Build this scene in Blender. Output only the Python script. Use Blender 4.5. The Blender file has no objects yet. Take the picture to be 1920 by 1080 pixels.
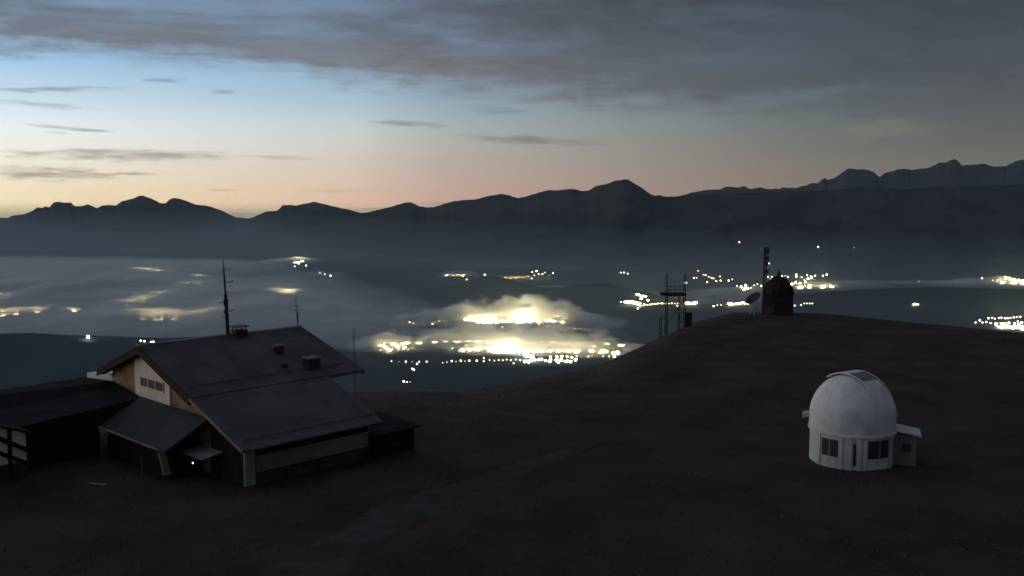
import bpy, math, random
import numpy as np
from mathutils import Vector

S = bpy.context.scene
COL = S.collection
random.seed(7)
R = math.radians


def lin(r, g, b, k=1.0):
    def f(c):
        c /= 255.0
        return (c / 12.92 if c <= 0.04045 else ((c + 0.055) / 1.055) ** 2.4) * k
    return (f(r), f(g), f(b), 1.0)


# ------------------------------------------------------------------ camera
CAM_Z = 17.0
FPX = 1850.0                       # focal length in pixels of a 1920 wide frame
PITCH = math.atan(185 / 1850)
cam_d = bpy.data.cameras.new('camera')
cam_d.sensor_width = 36.0
cam_d.lens = 36.0 * FPX / 1920.0
cam_d.clip_start = 0.5
cam_d.clip_end = 400000.0
cam = bpy.data.objects.new('camera', cam_d)
COL.objects.link(cam)
cam.location = (0, 0, CAM_Z)
cam.rotation_euler = (R(90) - PITCH, 0, 0)
S.camera = cam

# ------------------------------------------------------------------ render look
S.render.engine = 'CYCLES'
S.view_settings.view_transform = 'Standard'
S.view_settings.look = 'None'
S.view_settings.exposure = 0.0
S.view_settings.gamma = 1.0
S.cycles.max_bounces = 4
S.cycles.diffuse_bounces = 2
S.cycles.glossy_bounces = 2
S.cycles.transmission_bounces = 2
S.cycles.transparent_max_bounces = 6
S.cycles.volume_bounces = 1
S.cycles.sample_clamp_indirect = 2.0
S.cycles.use_light_tree = True
S.cycles.use_denoising = True
S.cycles.use_adaptive_sampling = True
S.cycles.adaptive_threshold = 0.03
S.cycles.adaptive_min_samples = 16
S.cycles.caustics_reflective = False
S.cycles.caustics_refractive = False


# ------------------------------------------------------------------ node helpers
class NT:
    def __init__(self, tree):
        self.t = tree

    def n(self, kind, **kw):
        x = self.t.nodes.new(kind)
        for k, v in kw.items():
            setattr(x, k, v)
        return x

    def put(self, sock, v):
        if isinstance(v, bpy.types.NodeSocket):
            self.t.links.new(v, sock)
        else:
            sock.default_value = v

    def m(self, op, a, b=0.0, c=0.0, clamp=False):
        x = self.n('ShaderNodeMath', operation=op, use_clamp=clamp)
        self.put(x.inputs[0], a)
        self.put(x.inputs[1], b)
        self.put(x.inputs[2], c)
        return x.outputs[0]

    def mapr(self, v, a, b, c=0.0, d=1.0, smooth=True):
        x = self.n('ShaderNodeMapRange', interpolation_type='SMOOTHSTEP' if smooth else 'LINEAR')
        self.put(x.inputs[0], v)
        for i, q in enumerate((a, b, c, d)):
            self.put(x.inputs[i + 1], q)
        return x.outputs[0]

    def mix(self, f, a, b, mode='MIX'):
        x = self.n('ShaderNodeMix', data_type='RGBA', blend_type=mode)
        self.put(x.inputs[0], f)
        self.put(x.inputs[6], a)
        self.put(x.inputs[7], b)
        return x.outputs[2]

    def vec(self, x, y, z):
        c = self.n('ShaderNodeCombineXYZ')
        for i, q in enumerate((x, y, z)):
            self.put(c.inputs[i], q)
        return c.outputs[0]

    def noise(self, v, scale, detail=4.0, rough=0.55):
        x = self.n('ShaderNodeTexNoise')
        self.put(x.inputs['Vector'], v)
        x.inputs['Scale'].default_value = scale
        x.inputs['Detail'].default_value = detail
        x.inputs['Roughness'].default_value = rough
        return x.outputs['Fac']

    def ramp(self, f, stops):
        x = self.n('ShaderNodeValToRGB')
        el = x.color_ramp.elements
        el[0].position, el[0].color = stops[0]
        el[1].position, el[1].color = stops[-1]
        for p, c in stops[1:-1]:
            e = el.new(p)
            e.color = c
        self.put(x.inputs[0], f)
        return x.outputs[0]


# ------------------------------------------------------------------ world: clear dawn sky with a broken cloud deck
SUN_AZ = -70.0          # degrees, to the left of the view, below the horizon
world = bpy.data.worlds.new('World')
S.world = world
world.use_nodes = True
W = NT(world.node_tree)
bg = world.node_tree.nodes['Background']
tc = W.n('ShaderNodeTexCoord')
nrm = W.n('ShaderNodeVectorMath', operation='NORMALIZE')
W.put(nrm.inputs[0], tc.outputs['Generated'])
sep = W.n('ShaderNodeSeparateXYZ')
W.put(sep.inputs[0], nrm.outputs[0])
dx, dy, dz = sep.outputs
el = W.m('MULTIPLY', W.m('ARCSINE', dz), 57.29578)
az = W.m('MULTIPLY', W.m('ARCTAN2', dx, dy), 57.29578)
hl = W.m('SQRT', W.m('ADD', W.m('MULTIPLY', dx, dx), W.m('ADD', W.m('MULTIPLY', dy, dy), 1e-6)))
sdot = W.m('DIVIDE', W.m('ADD', W.m('MULTIPLY', dx, math.sin(R(SUN_AZ))), W.m('MULTIPLY', dy, math.cos(R(SUN_AZ)))), hl)
phi = W.m('MULTIPLY', W.m('ARCCOSINE', sdot), 57.29578)      # angle from the hidden sun along the horizon
ep = W.m('DIVIDE', W.m('ADD', el, 4.0), 94.0, clamp=True)


def E_(stops, k=1.0):
    return [((e + 4.0) / 94.0, lin(*c, k)) for e, c in stops]


glow = W.ramp(ep, E_([(-4, (255, 214, 130)), (-1.2, (255, 226, 150)), (1, (255, 238, 190)), (3.3, (252, 240, 215)), (6, (232, 228, 222)),
                      (10, (196, 204, 214)), (20, (120, 130, 144)), (40, (74, 84, 98)), (90, (50, 56, 68))], 6.5))
warm = W.ramp(ep, E_([(-4, (255, 206, 146)), (-1.2, (255, 228, 174)), (0.3, (255, 242, 206)), (1.6, (255, 249, 230)),
                      (3.3, (230, 236, 240)), (5.0, (190, 212, 226)), (7.0, (146, 186, 216)), (12, (128, 160, 192)), (30, (118, 136, 160)), (90, (104, 116, 136))], 1.2))
midc = W.ramp(ep, E_([(-4, (236, 172, 150)), (-0.8, (238, 192, 170)), (0.6, (230, 200, 182)), (2.0, (216, 206, 194)),
                      (3.6, (194, 204, 204)), (5.0, (166, 190, 204)), (7.0, (138, 174, 204)), (12, (120, 146, 174)), (30, (112, 126, 146)), (90, (104, 116, 136))]))
rear = W.ramp(ep, E_([(-4, (122, 108, 98)), (-0.5, (126, 114, 102)), (1.0, (116, 110, 98)), (2.5, (102, 104, 97)),
                      (4.0, (90, 96, 96)), (7.0, (74, 82, 88)), (12, (66, 73, 80)), (30, (84, 92, 104)), (90, (104, 116, 136))]))
f0 = W.mapr(phi, 10, 41, smooth=False)
f1 = W.mapr(phi, 42, 66, smooth=False)
f2 = W.mapr(phi, 61, 97, smooth=False)
f2 = W.m('SUBTRACT', 1.0, W.m('POWER', W.m('SUBTRACT', 1.0, f2), 1.7))
clear = W.mix(f2, W.mix(f1, W.mix(f0, glow, warm), midc), rear)
# twilight scattering of the sun just under the horizon
sky = W.n('ShaderNodeTexSky', sky_type='NISHITA')
sky.sun_disc = False
sky.sun_elevation = R(-3.5)
sky.sun_rotation = R(SUN_AZ)
sky.altitude = 1900
sky.dust_density = 1.0
sky.ozone_density = 2.0
clear = W.mix(0.05, clear, sky.outputs[0], 'ADD')

# cloud deck, looked at along its underside
zz = W.m('ADD', W.m('MAXIMUM', dz, 0.0), 0.055)
plane = W.vec(W.m('DIVIDE', dx, zz), W.m('DIVIDE', dy, zz), 0.0)
n_big = W.noise(plane, 0.34, 3.0, 0.55)
n_mid = W.noise(plane, 1.1, 5.0, 0.62)
sphere = W.vec(W.m('MULTIPLY', az, 0.055), W.m('MULTIPLY', el, 0.42), 0.0)
n_soft = W.noise(sphere, 1.0, 4.0, 0.6)
n_str = W.noise(W.vec(W.m('MULTIPLY', az, 0.16), W.m('MULTIPLY', el, 2.3), 3.0), 1.0, 4.0, 0.6)
n_mot = W.noise(W.vec(W.m('MULTIPLY', az, 0.30), W.m('MULTIPLY', el, 0.85), 5.0), 1.0, 7.0, 0.72)
edge = W.m('ADD', 6.7, W.m('MULTIPLY', W.mapr(az, -18, 10, smooth=False), -2.2))
edge = W.m('ADD', edge, W.m('MULTIPLY', W.m('SUBTRACT', n_soft, 0.5), 3.6))
edge = W.m('ADD', edge, W.m('MULTIPLY', W.m('SUBTRACT', n_str, 0.5), 2.4))
edge = W.m('ADD', edge, W.m('MULTIPLY', W.m('SUBTRACT', n_mot, 0.5), 3.0))
over = W.m('SUBTRACT', el, edge)
deck = W.mapr(over, -0.7, 1.5)
gaps = W.mapr(W.m('ADD', W.m('MULTIPLY', n_big, 0.5), W.m('MULTIPLY', n_mid, 0.5)), 0.44, 0.56)
thin = W.m('ADD', 0.25, W.m('MULTIPLY', W.mapr(over, 1.2, 3.4), 0.75))
deck = W.m('MULTIPLY', deck, W.m('SUBTRACT', 1.0, W.m('MULTIPLY', thin, W.m('SUBTRACT', 0.56, W.m('MULTIPLY', gaps, 0.52)))))
ccol_l = W.ramp(ep, E_([(-4, (160, 142, 130)), (4, (150, 138, 130)), (7.0, (124, 116, 113)), (9.0, (98, 95, 97)), (12, (88, 88, 92)), (30, (90, 94, 102)), (90, (96, 102, 114))]))
ccol_r = W.ramp(ep, E_([(-4, (98, 90, 84)), (3, (98, 96, 92)), (6, (82, 86, 90)), (9, (64, 70, 78)), (12, (58, 63, 71)), (30, (74, 80, 90)), (90, (96, 102, 114))]))
ccol = W.mix(W.mapr(phi, 55, 88), ccol_l, ccol_r)
ccol = W.mix(W.m('MULTIPLY', W.mapr(n_mid, 0.35, 0.7), 0.35), ccol, W.mix(0.55, ccol, clear))
ccol = W.mix(1.0, ccol, W.ramp(n_mot, [(0.30, (0.80, 0.80, 0.82, 1)), (0.70, (1.18, 1.19, 1.22, 1))]), 'MULTIPLY')
skyc = W.mix(deck, clear, ccol)

# thin dark streaks low over the ridges
def streak(col, a0, e0, ra, re, slope, dens, tone):
    u = W.m('DIVIDE', W.m('SUBTRACT', az, a0), ra)
    base = W.m('ADD', e0, W.m('MULTIPLY', W.m('SUBTRACT', az, a0), slope))
    base = W.m('ADD', base, W.m('MULTIPLY', W.m('SUBTRACT', n_soft, 0.5), 0.5))
    v = W.m('DIVIDE', W.m('SUBTRACT', el, base), re)
    q = W.m('SUBTRACT', 1.0, W.m('ADD', W.m('MULTIPLY', u, u), W.m('MULTIPLY', v, v)))
    q = W.m('ADD', q, W.m('MULTIPLY', W.m('SUBTRACT', n_str2, 0.5), 3.6))
    k = W.m('MULTIPLY', W.mapr(q, 0.0, 1.5), dens)
    return W.mix(k, col, W.mix(1.0, col, tone, 'MULTIPLY'))


n_str2 = W.noise(W.vec(W.m('MULTIPLY', az, 0.55), W.m('MULTIPLY', el, 4.6), 8.0), 1.0, 5.0, 0.68)
def pe(x, y):
    a, b = (x - 960) / FPX, (540 - y) / FPX
    yy, zz_ = math.cos(PITCH) + b * math.sin(PITCH), -math.sin(PITCH) + b * math.cos(PITCH)
    return (math.degrees(math.atan2(a, yy)), math.degrees(math.atan2(zz_, math.hypot(a, yy))))


tone = (0.40, 0.36, 0.37, 1.0)
tone2 = (0.46, 0.43, 0.45, 1.0)
for x, y, rx, ry, sl, de, tn in [
        (95, 168, 125, 6, 0.05, 0.75, tone), (60, 195, 110, 6, -0.05, 0.55, tone), (305, 152, 48, 5, 0.0, 0.55, tone),
        (420, 173, 26, 7, 0.0, 0.5, tone), (130, 239, 85, 4, -0.06, 0.8, tone), (105, 248, 30, 3, 0, 0.5, tone),
        (230, 292, 240, 13, -0.01, 0.95, tone2), (540, 297, 60, 5, -0.02, 0.45, tone2), (100, 326, 140, 15, -0.03, 1.0, tone2),
        (270, 328, 60, 5, -0.04, 0.6, tone2), (405, 356, 45, 3, 0, 0.5, tone2), (640, 358, 110, 3, 0, 0.3, tone2),
        (765, 232, 80, 8, -0.06, 0.65, tone), (990, 263, 150, 10, -0.05, 0.75, tone2), (930, 208, 70, 12, -0.02, 0.4, tone2),
        (700, 393, 60, 5, 0, 0.7, tone), (455, 402, 60, 5, 0, 0.7, tone), (815, 384, 50, 5, 0, 0.6, tone),
        (1665, 238, 110, 24, 0.03, 0.8, (1.42, 1.30, 1.10, 1.0)), (1440, 182, 160, 16, 0.06, 0.7, (1.16, 1.22, 1.28, 1.0)), (880, 95, 90, 26, -0.05, 0.7, (1.15, 1.25, 1.35, 1.0))]:
    a0, e0 = pe(x, y)
    skyc = streak(skyc, a0, e0, rx / 32.3, ry / 32.3, sl, de, tn)
W.put(bg.inputs['Color'], skyc)
bg.inputs['Strength'].default_value = 1.0
world.cycles.sampling_method = 'AUTOMATIC'


# ------------------------------------------------------------------ materials
def mat(name, c1, c2=None, scale=1.0, rough=0.9, bump=0.0, bscale=None, metal=0.0, spec=0.3, stretch=(1, 1, 1)):
    m = bpy.data.materials.new(name)
    m.use_nodes = True
    t = NT(m.node_tree)
    p = m.node_tree.nodes['Principled BSDF']
    c = t.n('ShaderNodeTexCoord').outputs['Object']
    mp = t.n('ShaderNodeMapping')
    t.put(mp.inputs[0], c)
    mp.inputs['Scale'].default_value = stretch
    c = mp.outputs[0]
    c2 = c2 or tuple(v * 0.6 for v in c1)
    nz = t.noise(c, scale, 6.0, 0.62)
    t.put(p.inputs['Base Color'], t.mix(t.mapr(nz, 0.32, 0.68), (*c1, 1), (*c2, 1)))
    p.inputs['Roughness'].default_value = rough
    p.inputs['Metallic'].default_value = metal
    p.inputs['Specular IOR Level'].default_value = spec
    if bump:
        b = t.n('ShaderNodeBump')
        b.inputs['Strength'].default_value = bump
        t.put(b.inputs['Height'], t.noise(c, bscale or scale * 4, 5.0, 0.6))
        t.put(p.inputs['Normal'], b.outputs[0])
    return m


def emit(name, col, strength):
    m = bpy.data.materials.new(name)
    m.use_nodes = True
    t = m.node_tree
    t.nodes.remove(t.nodes['Principled BSDF'])
    e = t.nodes.new('ShaderNodeEmission')
    e.inputs[0].default_value = (*col, 1)
    e.inputs[1].default_value = strength
    t.links.new(e.outputs[0], t.nodes['Material Output'].inputs[0])
    if strength < 10 and 'lamp_glow' not in name:      # far pin-points light nothing around them
        m.cycles.emission_sampling = 'NONE'
    return m


def volume(name, col, density, aniso=0.0):
    m = bpy.data.materials.new(name)
    m.use_nodes = True
    t = m.node_tree
    t.nodes.remove(t.nodes['Principled BSDF'])
    v = t.nodes.new('ShaderNodeVolumePrincipled')
    v.inputs['Color'].default_value = (*col, 1)
    v.inputs['Density'].default_value = density
    v.inputs['Anisotropy'].default_value = aniso
    t.links.new(v.outputs[0], t.nodes['Material Output'].inputs['Volume'])
    m.cycles.homogeneous_volume = True
    return m


M = dict(
    grass=mat('dry_alpine_grass', (0.074, 0.050, 0.042), (0.035, 0.026, 0.024), 0.16, 1.0, 0.8, 3.0, spec=0.1),
    blade=mat('grass_blade', (0.16, 0.112, 0.088), (0.10, 0.074, 0.060), 0.3, 1.0, spec=0.1),
    gravel=mat('gravel', (0.072, 0.064, 0.058), (0.046, 0.038, 0.034), 0.5, 1.0, 0.6, 9.0, spec=0.1),
    valley=mat('valley_land', (0.050, 0.058, 0.045), (0.022, 0.032, 0.028), 0.0011, 1.0, spec=0.0),
    forest=mat('forested_slope', (0.022, 0.028, 0.026), (0.012, 0.017, 0.017), 0.0016, 1.0, spec=0.0),
    rock=mat('rock_and_scree', (0.052, 0.054, 0.058), (0.026, 0.029, 0.032), 0.0012, 1.0, spec=0.0),
    roof=mat('weathered_shingle_roof', (0.120, 0.108, 0.108), (0.066, 0.060, 0.060), 0.35, 0.85, 0.4, 7.0, spec=0.25),
    roof_dark=mat('dark_bitumen_roof', (0.030, 0.026, 0.026), (0.018, 0.016, 0.017), 0.5, 0.95, 0.3, 5.0, spec=0.1),
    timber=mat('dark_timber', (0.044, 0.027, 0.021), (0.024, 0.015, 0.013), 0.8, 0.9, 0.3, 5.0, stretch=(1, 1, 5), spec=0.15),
    timber_pale=mat('pale_timber', (0.36, 0.28, 0.20), (0.22, 0.16, 0.11), 1.2, 0.85, 0.2, 6.0, spec=0.2),
    plaster=mat('cream_plaster', (0.84, 0.72, 0.60), (0.68, 0.55, 0.44), 0.7, 0.95, 0.25, 8.0, spec=0.2),
    plaster_brown=mat('brown_weathered_plaster', (0.36, 0.23, 0.16), (0.20, 0.125, 0.085), 0.6, 0.95, 0.3, 8.0, spec=0.15),
    plaster_grey=mat('grey_plaster', (0.27, 0.24, 0.22), (0.17, 0.145, 0.135), 0.5, 0.95, 0.25, 7.0, spec=0.15),
    white=mat('white_paint', (0.70, 0.68, 0.66), (0.50, 0.49, 0.48), 0.6, 0.7, 0.12, 5.0, spec=0.3),
    white_sheet=mat('white_dome_sheet', (0.74, 0.73, 0.72), (0.54, 0.54, 0.54), 0.8, 0.6, 0.15, 4.0, spec=0.35),
    brick=mat('red_chimney_brick', (0.105, 0.052, 0.045), (0.060, 0.034, 0.030), 1.5, 0.95, 0.4, 12.0, spec=0.1),
    dish=mat('dark_dish_paint', (0.05, 0.045, 0.045), (0.03, 0.028, 0.03), 2.0, 0.8, spec=0.1),
    roof_low=mat('old_felt_roof', (0.078, 0.074, 0.076), (0.052, 0.050, 0.052), 0.5, 0.9, 0.4, 6.0, spec=0.15),
    steel=mat('galvanised_steel', (0.10, 0.10, 0.10), (0.06, 0.06, 0.06), 2.0, 0.6, metal=0.3, spec=0.3),
    zinc=mat('zinc_sheet', (0.34, 0.35, 0.36), (0.25, 0.25, 0.26), 1.5, 0.6, spec=0.3),
    rust=mat('rusty_steel', (0.075, 0.046, 0.034), (0.038, 0.026, 0.022), 2.0, 0.85, spec=0.2),
    glass=mat('dark_window_glass', (0.052, 0.050, 0.056), (0.034, 0.033, 0.038), 1.0, 0.35, spec=0.3),
    stone=mat('dark_field_stone', (0.075, 0.060, 0.055), (0.035, 0.028, 0.028), 1.4, 0.95, 0.5, 4.0, spec=0.1),
    shingle_brown=mat('brown_shingle', (0.050, 0.034, 0.030), (0.026, 0.018, 0.018), 1.2, 0.95, 0.4, 5.0, spec=0.1),
)


# ------------------------------------------------------------------ mesh helpers
class MB:
    def __init__(self):
        self.v, self.f, self.mi = [], [], []

    def add(self, vs, fs, mi=0):
        o = len(self.v)
        self.v += [tuple(p) for p in vs]
        self.f += [tuple(i + o for i in q) for q in fs]
        self.mi += [mi] * len(fs)
        return self

    def hexa(self, b, t, mi=0):
        return self.add(list(b) + list(t), [(3, 2, 1, 0), (4, 5, 6, 7), (0, 1, 5, 4), (1, 2, 6, 5), (2, 3, 7, 6), (3, 0, 4, 7)], mi)

    def box(self, x0, x1, y0, y1, z0, z1, mi=0):
        return self.hexa([(x0, y0, z0), (x1, y0, z0), (x1, y1, z0), (x0, y1, z0)],
                         [(x0, y0, z1), (x1, y0, z1), (x1, y1, z1), (x0, y1, z1)], mi)

    def prism(self, poly, off, mi=0):
        """closed prism: polygon (3-D points) swept along the vector off"""
        n = len(poly)
        a = [Vector(p) for p in poly]
        b = [p + Vector(off) for p in a]
        fs = [tuple(range(n))[::-1], tuple(range(n, 2 * n))]
        fs += [(i, (i + 1) % n, n + (i + 1) % n, n + i) for i in range(n)]
        return self.add(a + b, fs, mi)

    def tube(self, p, q, r0, r1=None, n=8, mi=0):
        p, q = Vector(p), Vector(q)
        r1 = r0 if r1 is None else r1
        d = (q - p).normalized()
        s = d.orthogonal().normalized()
        t = d.cross(s)
        vs = []
        for c, r in ((p, r0), (q, r1)):
            for i in range(n):
                a = 2 * math.pi * i / n
                vs.append(c + s * math.cos(a) * r + t * math.sin(a) * r)
        fs = [tuple(range(n))[::-1], tuple(range(n, 2 * n))] + [(i, (i + 1) % n, n + (i + 1) % n, n + i) for i in range(n)]
        return self.add(vs, fs, mi)

    def lathe(self, prof, n=32, mi=0, a0=0.0, a1=2 * math.pi):
        full = abs(a1 - a0 - 2 * math.pi) < 1e-6
        m = n if full else n + 1
        o = len(self.v)
        for r, z in prof:
            for i in range(m):
                a = a0 + (a1 - a0) * i / n
                self.v.append((r * math.cos(a), r * math.sin(a), z))
        k = len(prof)
        for j in range(k - 1):
            for i in range(n):
                i2 = (i + 1) % m
                self.f.append((o + j * m + i, o + j * m + i2, o + (j + 1) * m + i2, o + (j + 1) * m + i))
                self.mi.append(mi)
        return self

    def build(self, name, mats, parent=None, smooth=False, bevel=0.0):
        me = bpy.data.meshes.new(name)
        me.from_pydata(self.v, [], self.f)
        for m in (mats if isinstance(mats, (list, tuple)) else [mats]):
            me.materials.append(M[m] if isinstance(m, str) else m)
        if any(self.mi):
            me.polygons.foreach_set('material_index', self.mi)
        if smooth:
            me.polygons.foreach_set('use_smooth', [True] * len(me.polygons))
        me.update()
        o = bpy.data.objects.new(name, me)
        COL.objects.link(o)
        if parent:
            o.parent = parent
        if bevel:
            b = o.modifiers.new('bevel', 'BEVEL')
            b.width = bevel
            b.segments = 2
        return o


def tag(o, label=None, cat=None, group=None, kind=None):
    if label:
        o['label'] = label
    if cat:
        o['category'] = cat
    if group:
        o['group'] = group
    if kind:
        o['kind'] = kind
    return o


def empty(name, loc, rz, label, cat, group=None):
    o = bpy.data.objects.new(name, None)
    COL.objects.link(o)
    o.location = loc
    o.rotation_euler = (0, 0, rz)
    o.empty_display_size = 0.3
    return tag(o, label, cat, group)


def grid_mesh(name, P, mats, wrap=False, smooth=True):
    """P: rows x cols x 3 array"""
    r, c, _ = P.shape
    idx = np.arange(r * c).reshape(r, c)
    if wrap:
        idx = np.concatenate([idx, idx[:, :1]], 1)
    a, b, d, e = idx[:-1, :-1], idx[:-1, 1:], idx[1:, 1:], idx[1:, :-1]
    F = np.stack([a, b, d, e], -1).reshape(-1, 4)
    me = bpy.data.meshes.new(name)
    me.from_pydata(P.reshape(-1, 3).tolist(), [], F.tolist())
    me.materials.append(M[mats] if isinstance(mats, str) else mats)
    if smooth:
        me.polygons.foreach_set('use_smooth', [True] * len(me.polygons))
    me.update()
    o = bpy.data.objects.new(name, me)
    COL.objects.link(o)
    return o


# value noise on numpy arrays
def _h(i, j, s):
    n = (i * 374761393 + j * 668265263 + s * 2147483647) & 0xffffffff
    n = ((n ^ (n >> 13)) * 1274126177) & 0xffffffff
    return ((n ^ (n >> 16)) & 0xffff) / 65535.0


def vnoise(x, y, s=0):
    x = np.asarray(x, float)
    y = np.asarray(y, float)
    i, j = np.floor(x).astype(np.int64), np.floor(y).astype(np.int64)
    u, v = x - i, y - j
    u, v = u * u * u * (u * (u * 6 - 15) + 10), v * v * v * (v * (v * 6 - 15) + 10)
    return (_h(i, j, s) * (1 - u) + _h(i + 1, j, s) * u) * (1 - v) + (_h(i, j + 1, s) * (1 - u) + _h(i + 1, j + 1, s) * u) * v


def fbm(x, y, oct=5, s=0, g=0.5):
    t, a, n = 0.0, 1.0, 0.0
    for k in range(oct):
        t = t + a * vnoise(x * 2 ** k + 17.3 * k, y * 2 ** k - 9.1 * k, s + k)
        n += a
        a *= g
    return t / n * 2 - 1          # -1 .. 1


def ridged(x, y, oct=5, s=0):
    t, a, n = 0.0, 1.0, 0.0
    for k in range(oct):
        t = t + a * (1 - np.abs(vnoise(x * 2 ** k + 5.7 * k, y * 2 ** k + 3.1 * k, s + k) * 2 - 1))
        n += a
        a *= 0.5
    return t / n


CP, SP = math.cos(PITCH), math.sin(PITCH)
def ray(px, py):
    a, b = (px - 960) / FPX, (540 - py) / FPX
    return Vector((a, CP + b * SP, -SP + b * CP))


def at_z(px, py, z):
    r = ray(px, py)
    return Vector((0, 0, CAM_Z)) + r * ((z - CAM_Z) / r.z)


def at_d(px, py, d):
    r = ray(px, py)
    return Vector((0, 0, CAM_Z)) + r * (d / math.hypot(r.x, r.y))


# ================================================================== SETTING
VZ = -1400.0
# ---- the summit meadow: a rounded plateau falling away to the valley
EDGE = [(-40, .200), (-14.18, 0.2029), (-8.43, 0.2070), (-5.02, 0.2068), (-2.83, 0.2073), (1.26, 0.1947), (5.01, 0.1808), (6.86, 0.1659), (8.99, 0.1464),
        (10.50, 0.1344), (12.59, 0.1232), (14.94, 0.1209), (17.25, 0.1206), (21.97, 0.1258), (27.65, 0.1299), (45, .150)]
AQ = 0.004
def r0_of(azd):
    al = np.interp(azd, [e[0] for e in EDGE], [e[1] for e in EDGE])
    return (CAM_Z + al * al / (4 * AQ)) / al - al / (2 * AQ)


def ground_h(x, y):
    x = np.asarray(x, float)
    y = np.asarray(y, float)
    r = np.hypot(x, y)
    u = np.maximum(r - r0_of(np.degrees(np.arctan2(x, y))), 0.0)
    u1 = 55.0
    h = np.where(u < u1, -AQ * u * u, -AQ * u1 * u1 - 2 * AQ * u1 * (u - u1))
    fl = np.clip((r - 6) / 20, 0, 1)
    h = h + fl * (0.20 * fbm(x * 0.06, y * 0.06, 4, 3) + 0.08 * fbm(x * 0.4, y * 0.4, 3, 9))
    far = np.clip((r - 170) / 900, 0, 1)
    h = h + far * 70 * fbm(x * 0.0016, y * 0.0016, 5, 21)
    return h


def gh(x, y):
    return float(ground_h(np.array([x]), np.array([y]))[0])


azs = np.radians(np.concatenate([np.arange(-180, -42, 3.0), np.arange(-42, 42, 0.35), np.arange(42, 180, 3.0)]))
rad = np.concatenate([np.array([0.5, 4, 8, 12, 16, 20]), np.arange(22, 60, 1.6), np.arange(60, 180, 0.9), np.geomspace(182, 3600, 60)])
RR, AA = np.meshgrid(rad, azs, indexing='ij')
X, Y = RR * np.sin(AA), RR * np.cos(AA)
Z = np.maximum(ground_h(X, Y), VZ - 20)
hill = grid_mesh('hill', np.stack([X, Y, Z], -1), 'grass', wrap=True)
tag(hill, 'dark brown grassy summit meadow in the foreground', kind='structure')

# ---- valley floor out to the horizon
rad = np.concatenate([np.array([1500.0]), np.geomspace(2200, 30000, 90), np.geomspace(33000, 44000, 5)])
azs = np.radians(np.concatenate([np.arange(-180, -40, 4.0), np.arange(-40, 40, 0.6), np.arange(40, 180, 4.0)]))
RR, AA = np.meshgrid(rad, azs, indexing='ij')
X, Y = RR * np.sin(AA), RR * np.cos(AA)
Z = VZ + 6 * fbm(X * 0.0006, Y * 0.0006, 4, 40) * np.clip(30000 / RR, 0, 1) - RR ** 2 / 1.27e7
vf = grid_mesh('valley_floor', np.stack([X, Y, Z], -1), 'valley', wrap=True)
tag(vf, 'dark wooded valley floor far below', kind='structure')

# ---- mountain ranges: crest line, spurs and gullies on the flank facing the valley
def ridge(name, prof, dist, foot, material, label, back=9000.0, rough=0.22, jag=1.1, seed=0, rows=46, step=2.0, zf=VZ - 150, spur=1 / 2600.0):
    px = np.arange(prof[0][0], prof[-1][0] + step, step)
    py = np.interp(px, [p[0] for p in prof], [p[1] for p in prof])
    py = py + jag * fbm(px * 0.16, px * 0 + seed, 4, seed, 0.65)
    d = np.interp(px, [p[0] for p in dist], [p[1] for p in dist])
    df = np.interp(px, [p[0] for p in foot], [p[1] for p in foot])
    crest = np.array([at_d(a, b, c) for a, b, c in zip(px, py, d)])
    hz = crest[:, 2]
    ux, uy = crest[:, 0] / d, crest[:, 1] / d
    kw = max(3, int(70 / step) | 1)
    hs = np.convolve(np.pad(hz, kw // 2, mode='edge'), np.hanning(kw) / np.hanning(kw).sum(), 'valid')
    T = np.concatenate([np.linspace(0, 1, rows), 1 + np.linspace(0, 1, 12)[1:]])
    P = np.zeros((len(T), len(px), 3))
    for i, t in enumerate(T):
        if t <= 1:
            dd = df + (d - df) * t
            s = t ** 1.25 * (0.75 + 0.25 * t)
        else:
            dd = d + (t - 1) * back
            s = 1 - (t - 1) ** 0.8
        x, y = ux * dd, uy * dd
        k = ridged((x + 0.4 * y) * spur, (y - 0.3 * x) * spur, 5, seed + 50) - 0.62
        env = (4 * t * (1 - t)) if t <= 1 else 0.0
        hu = hs + (hz - hs) * (max(0.0, t) ** 5 if t <= 1 else 1.0)
        z = zf + (hu - zf) * np.clip(s + rough * env * k, 0, 1.5)
        if t < 1:            # keep the flank under the crest line as it is seen
            lim = CAM_Z + (np.minimum(hu, hz + 400 * (1 - t)) - CAM_Z) / d * dd - 160 * (1 - t) - 8
            z = np.minimum(z, np.maximum(lim, zf))
        P[i, :, 0], P[i, :, 1], P[i, :, 2] = x, y, z
    o = grid_mesh(name, P, material)
    return tag(o, label, kind='structure')


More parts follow.
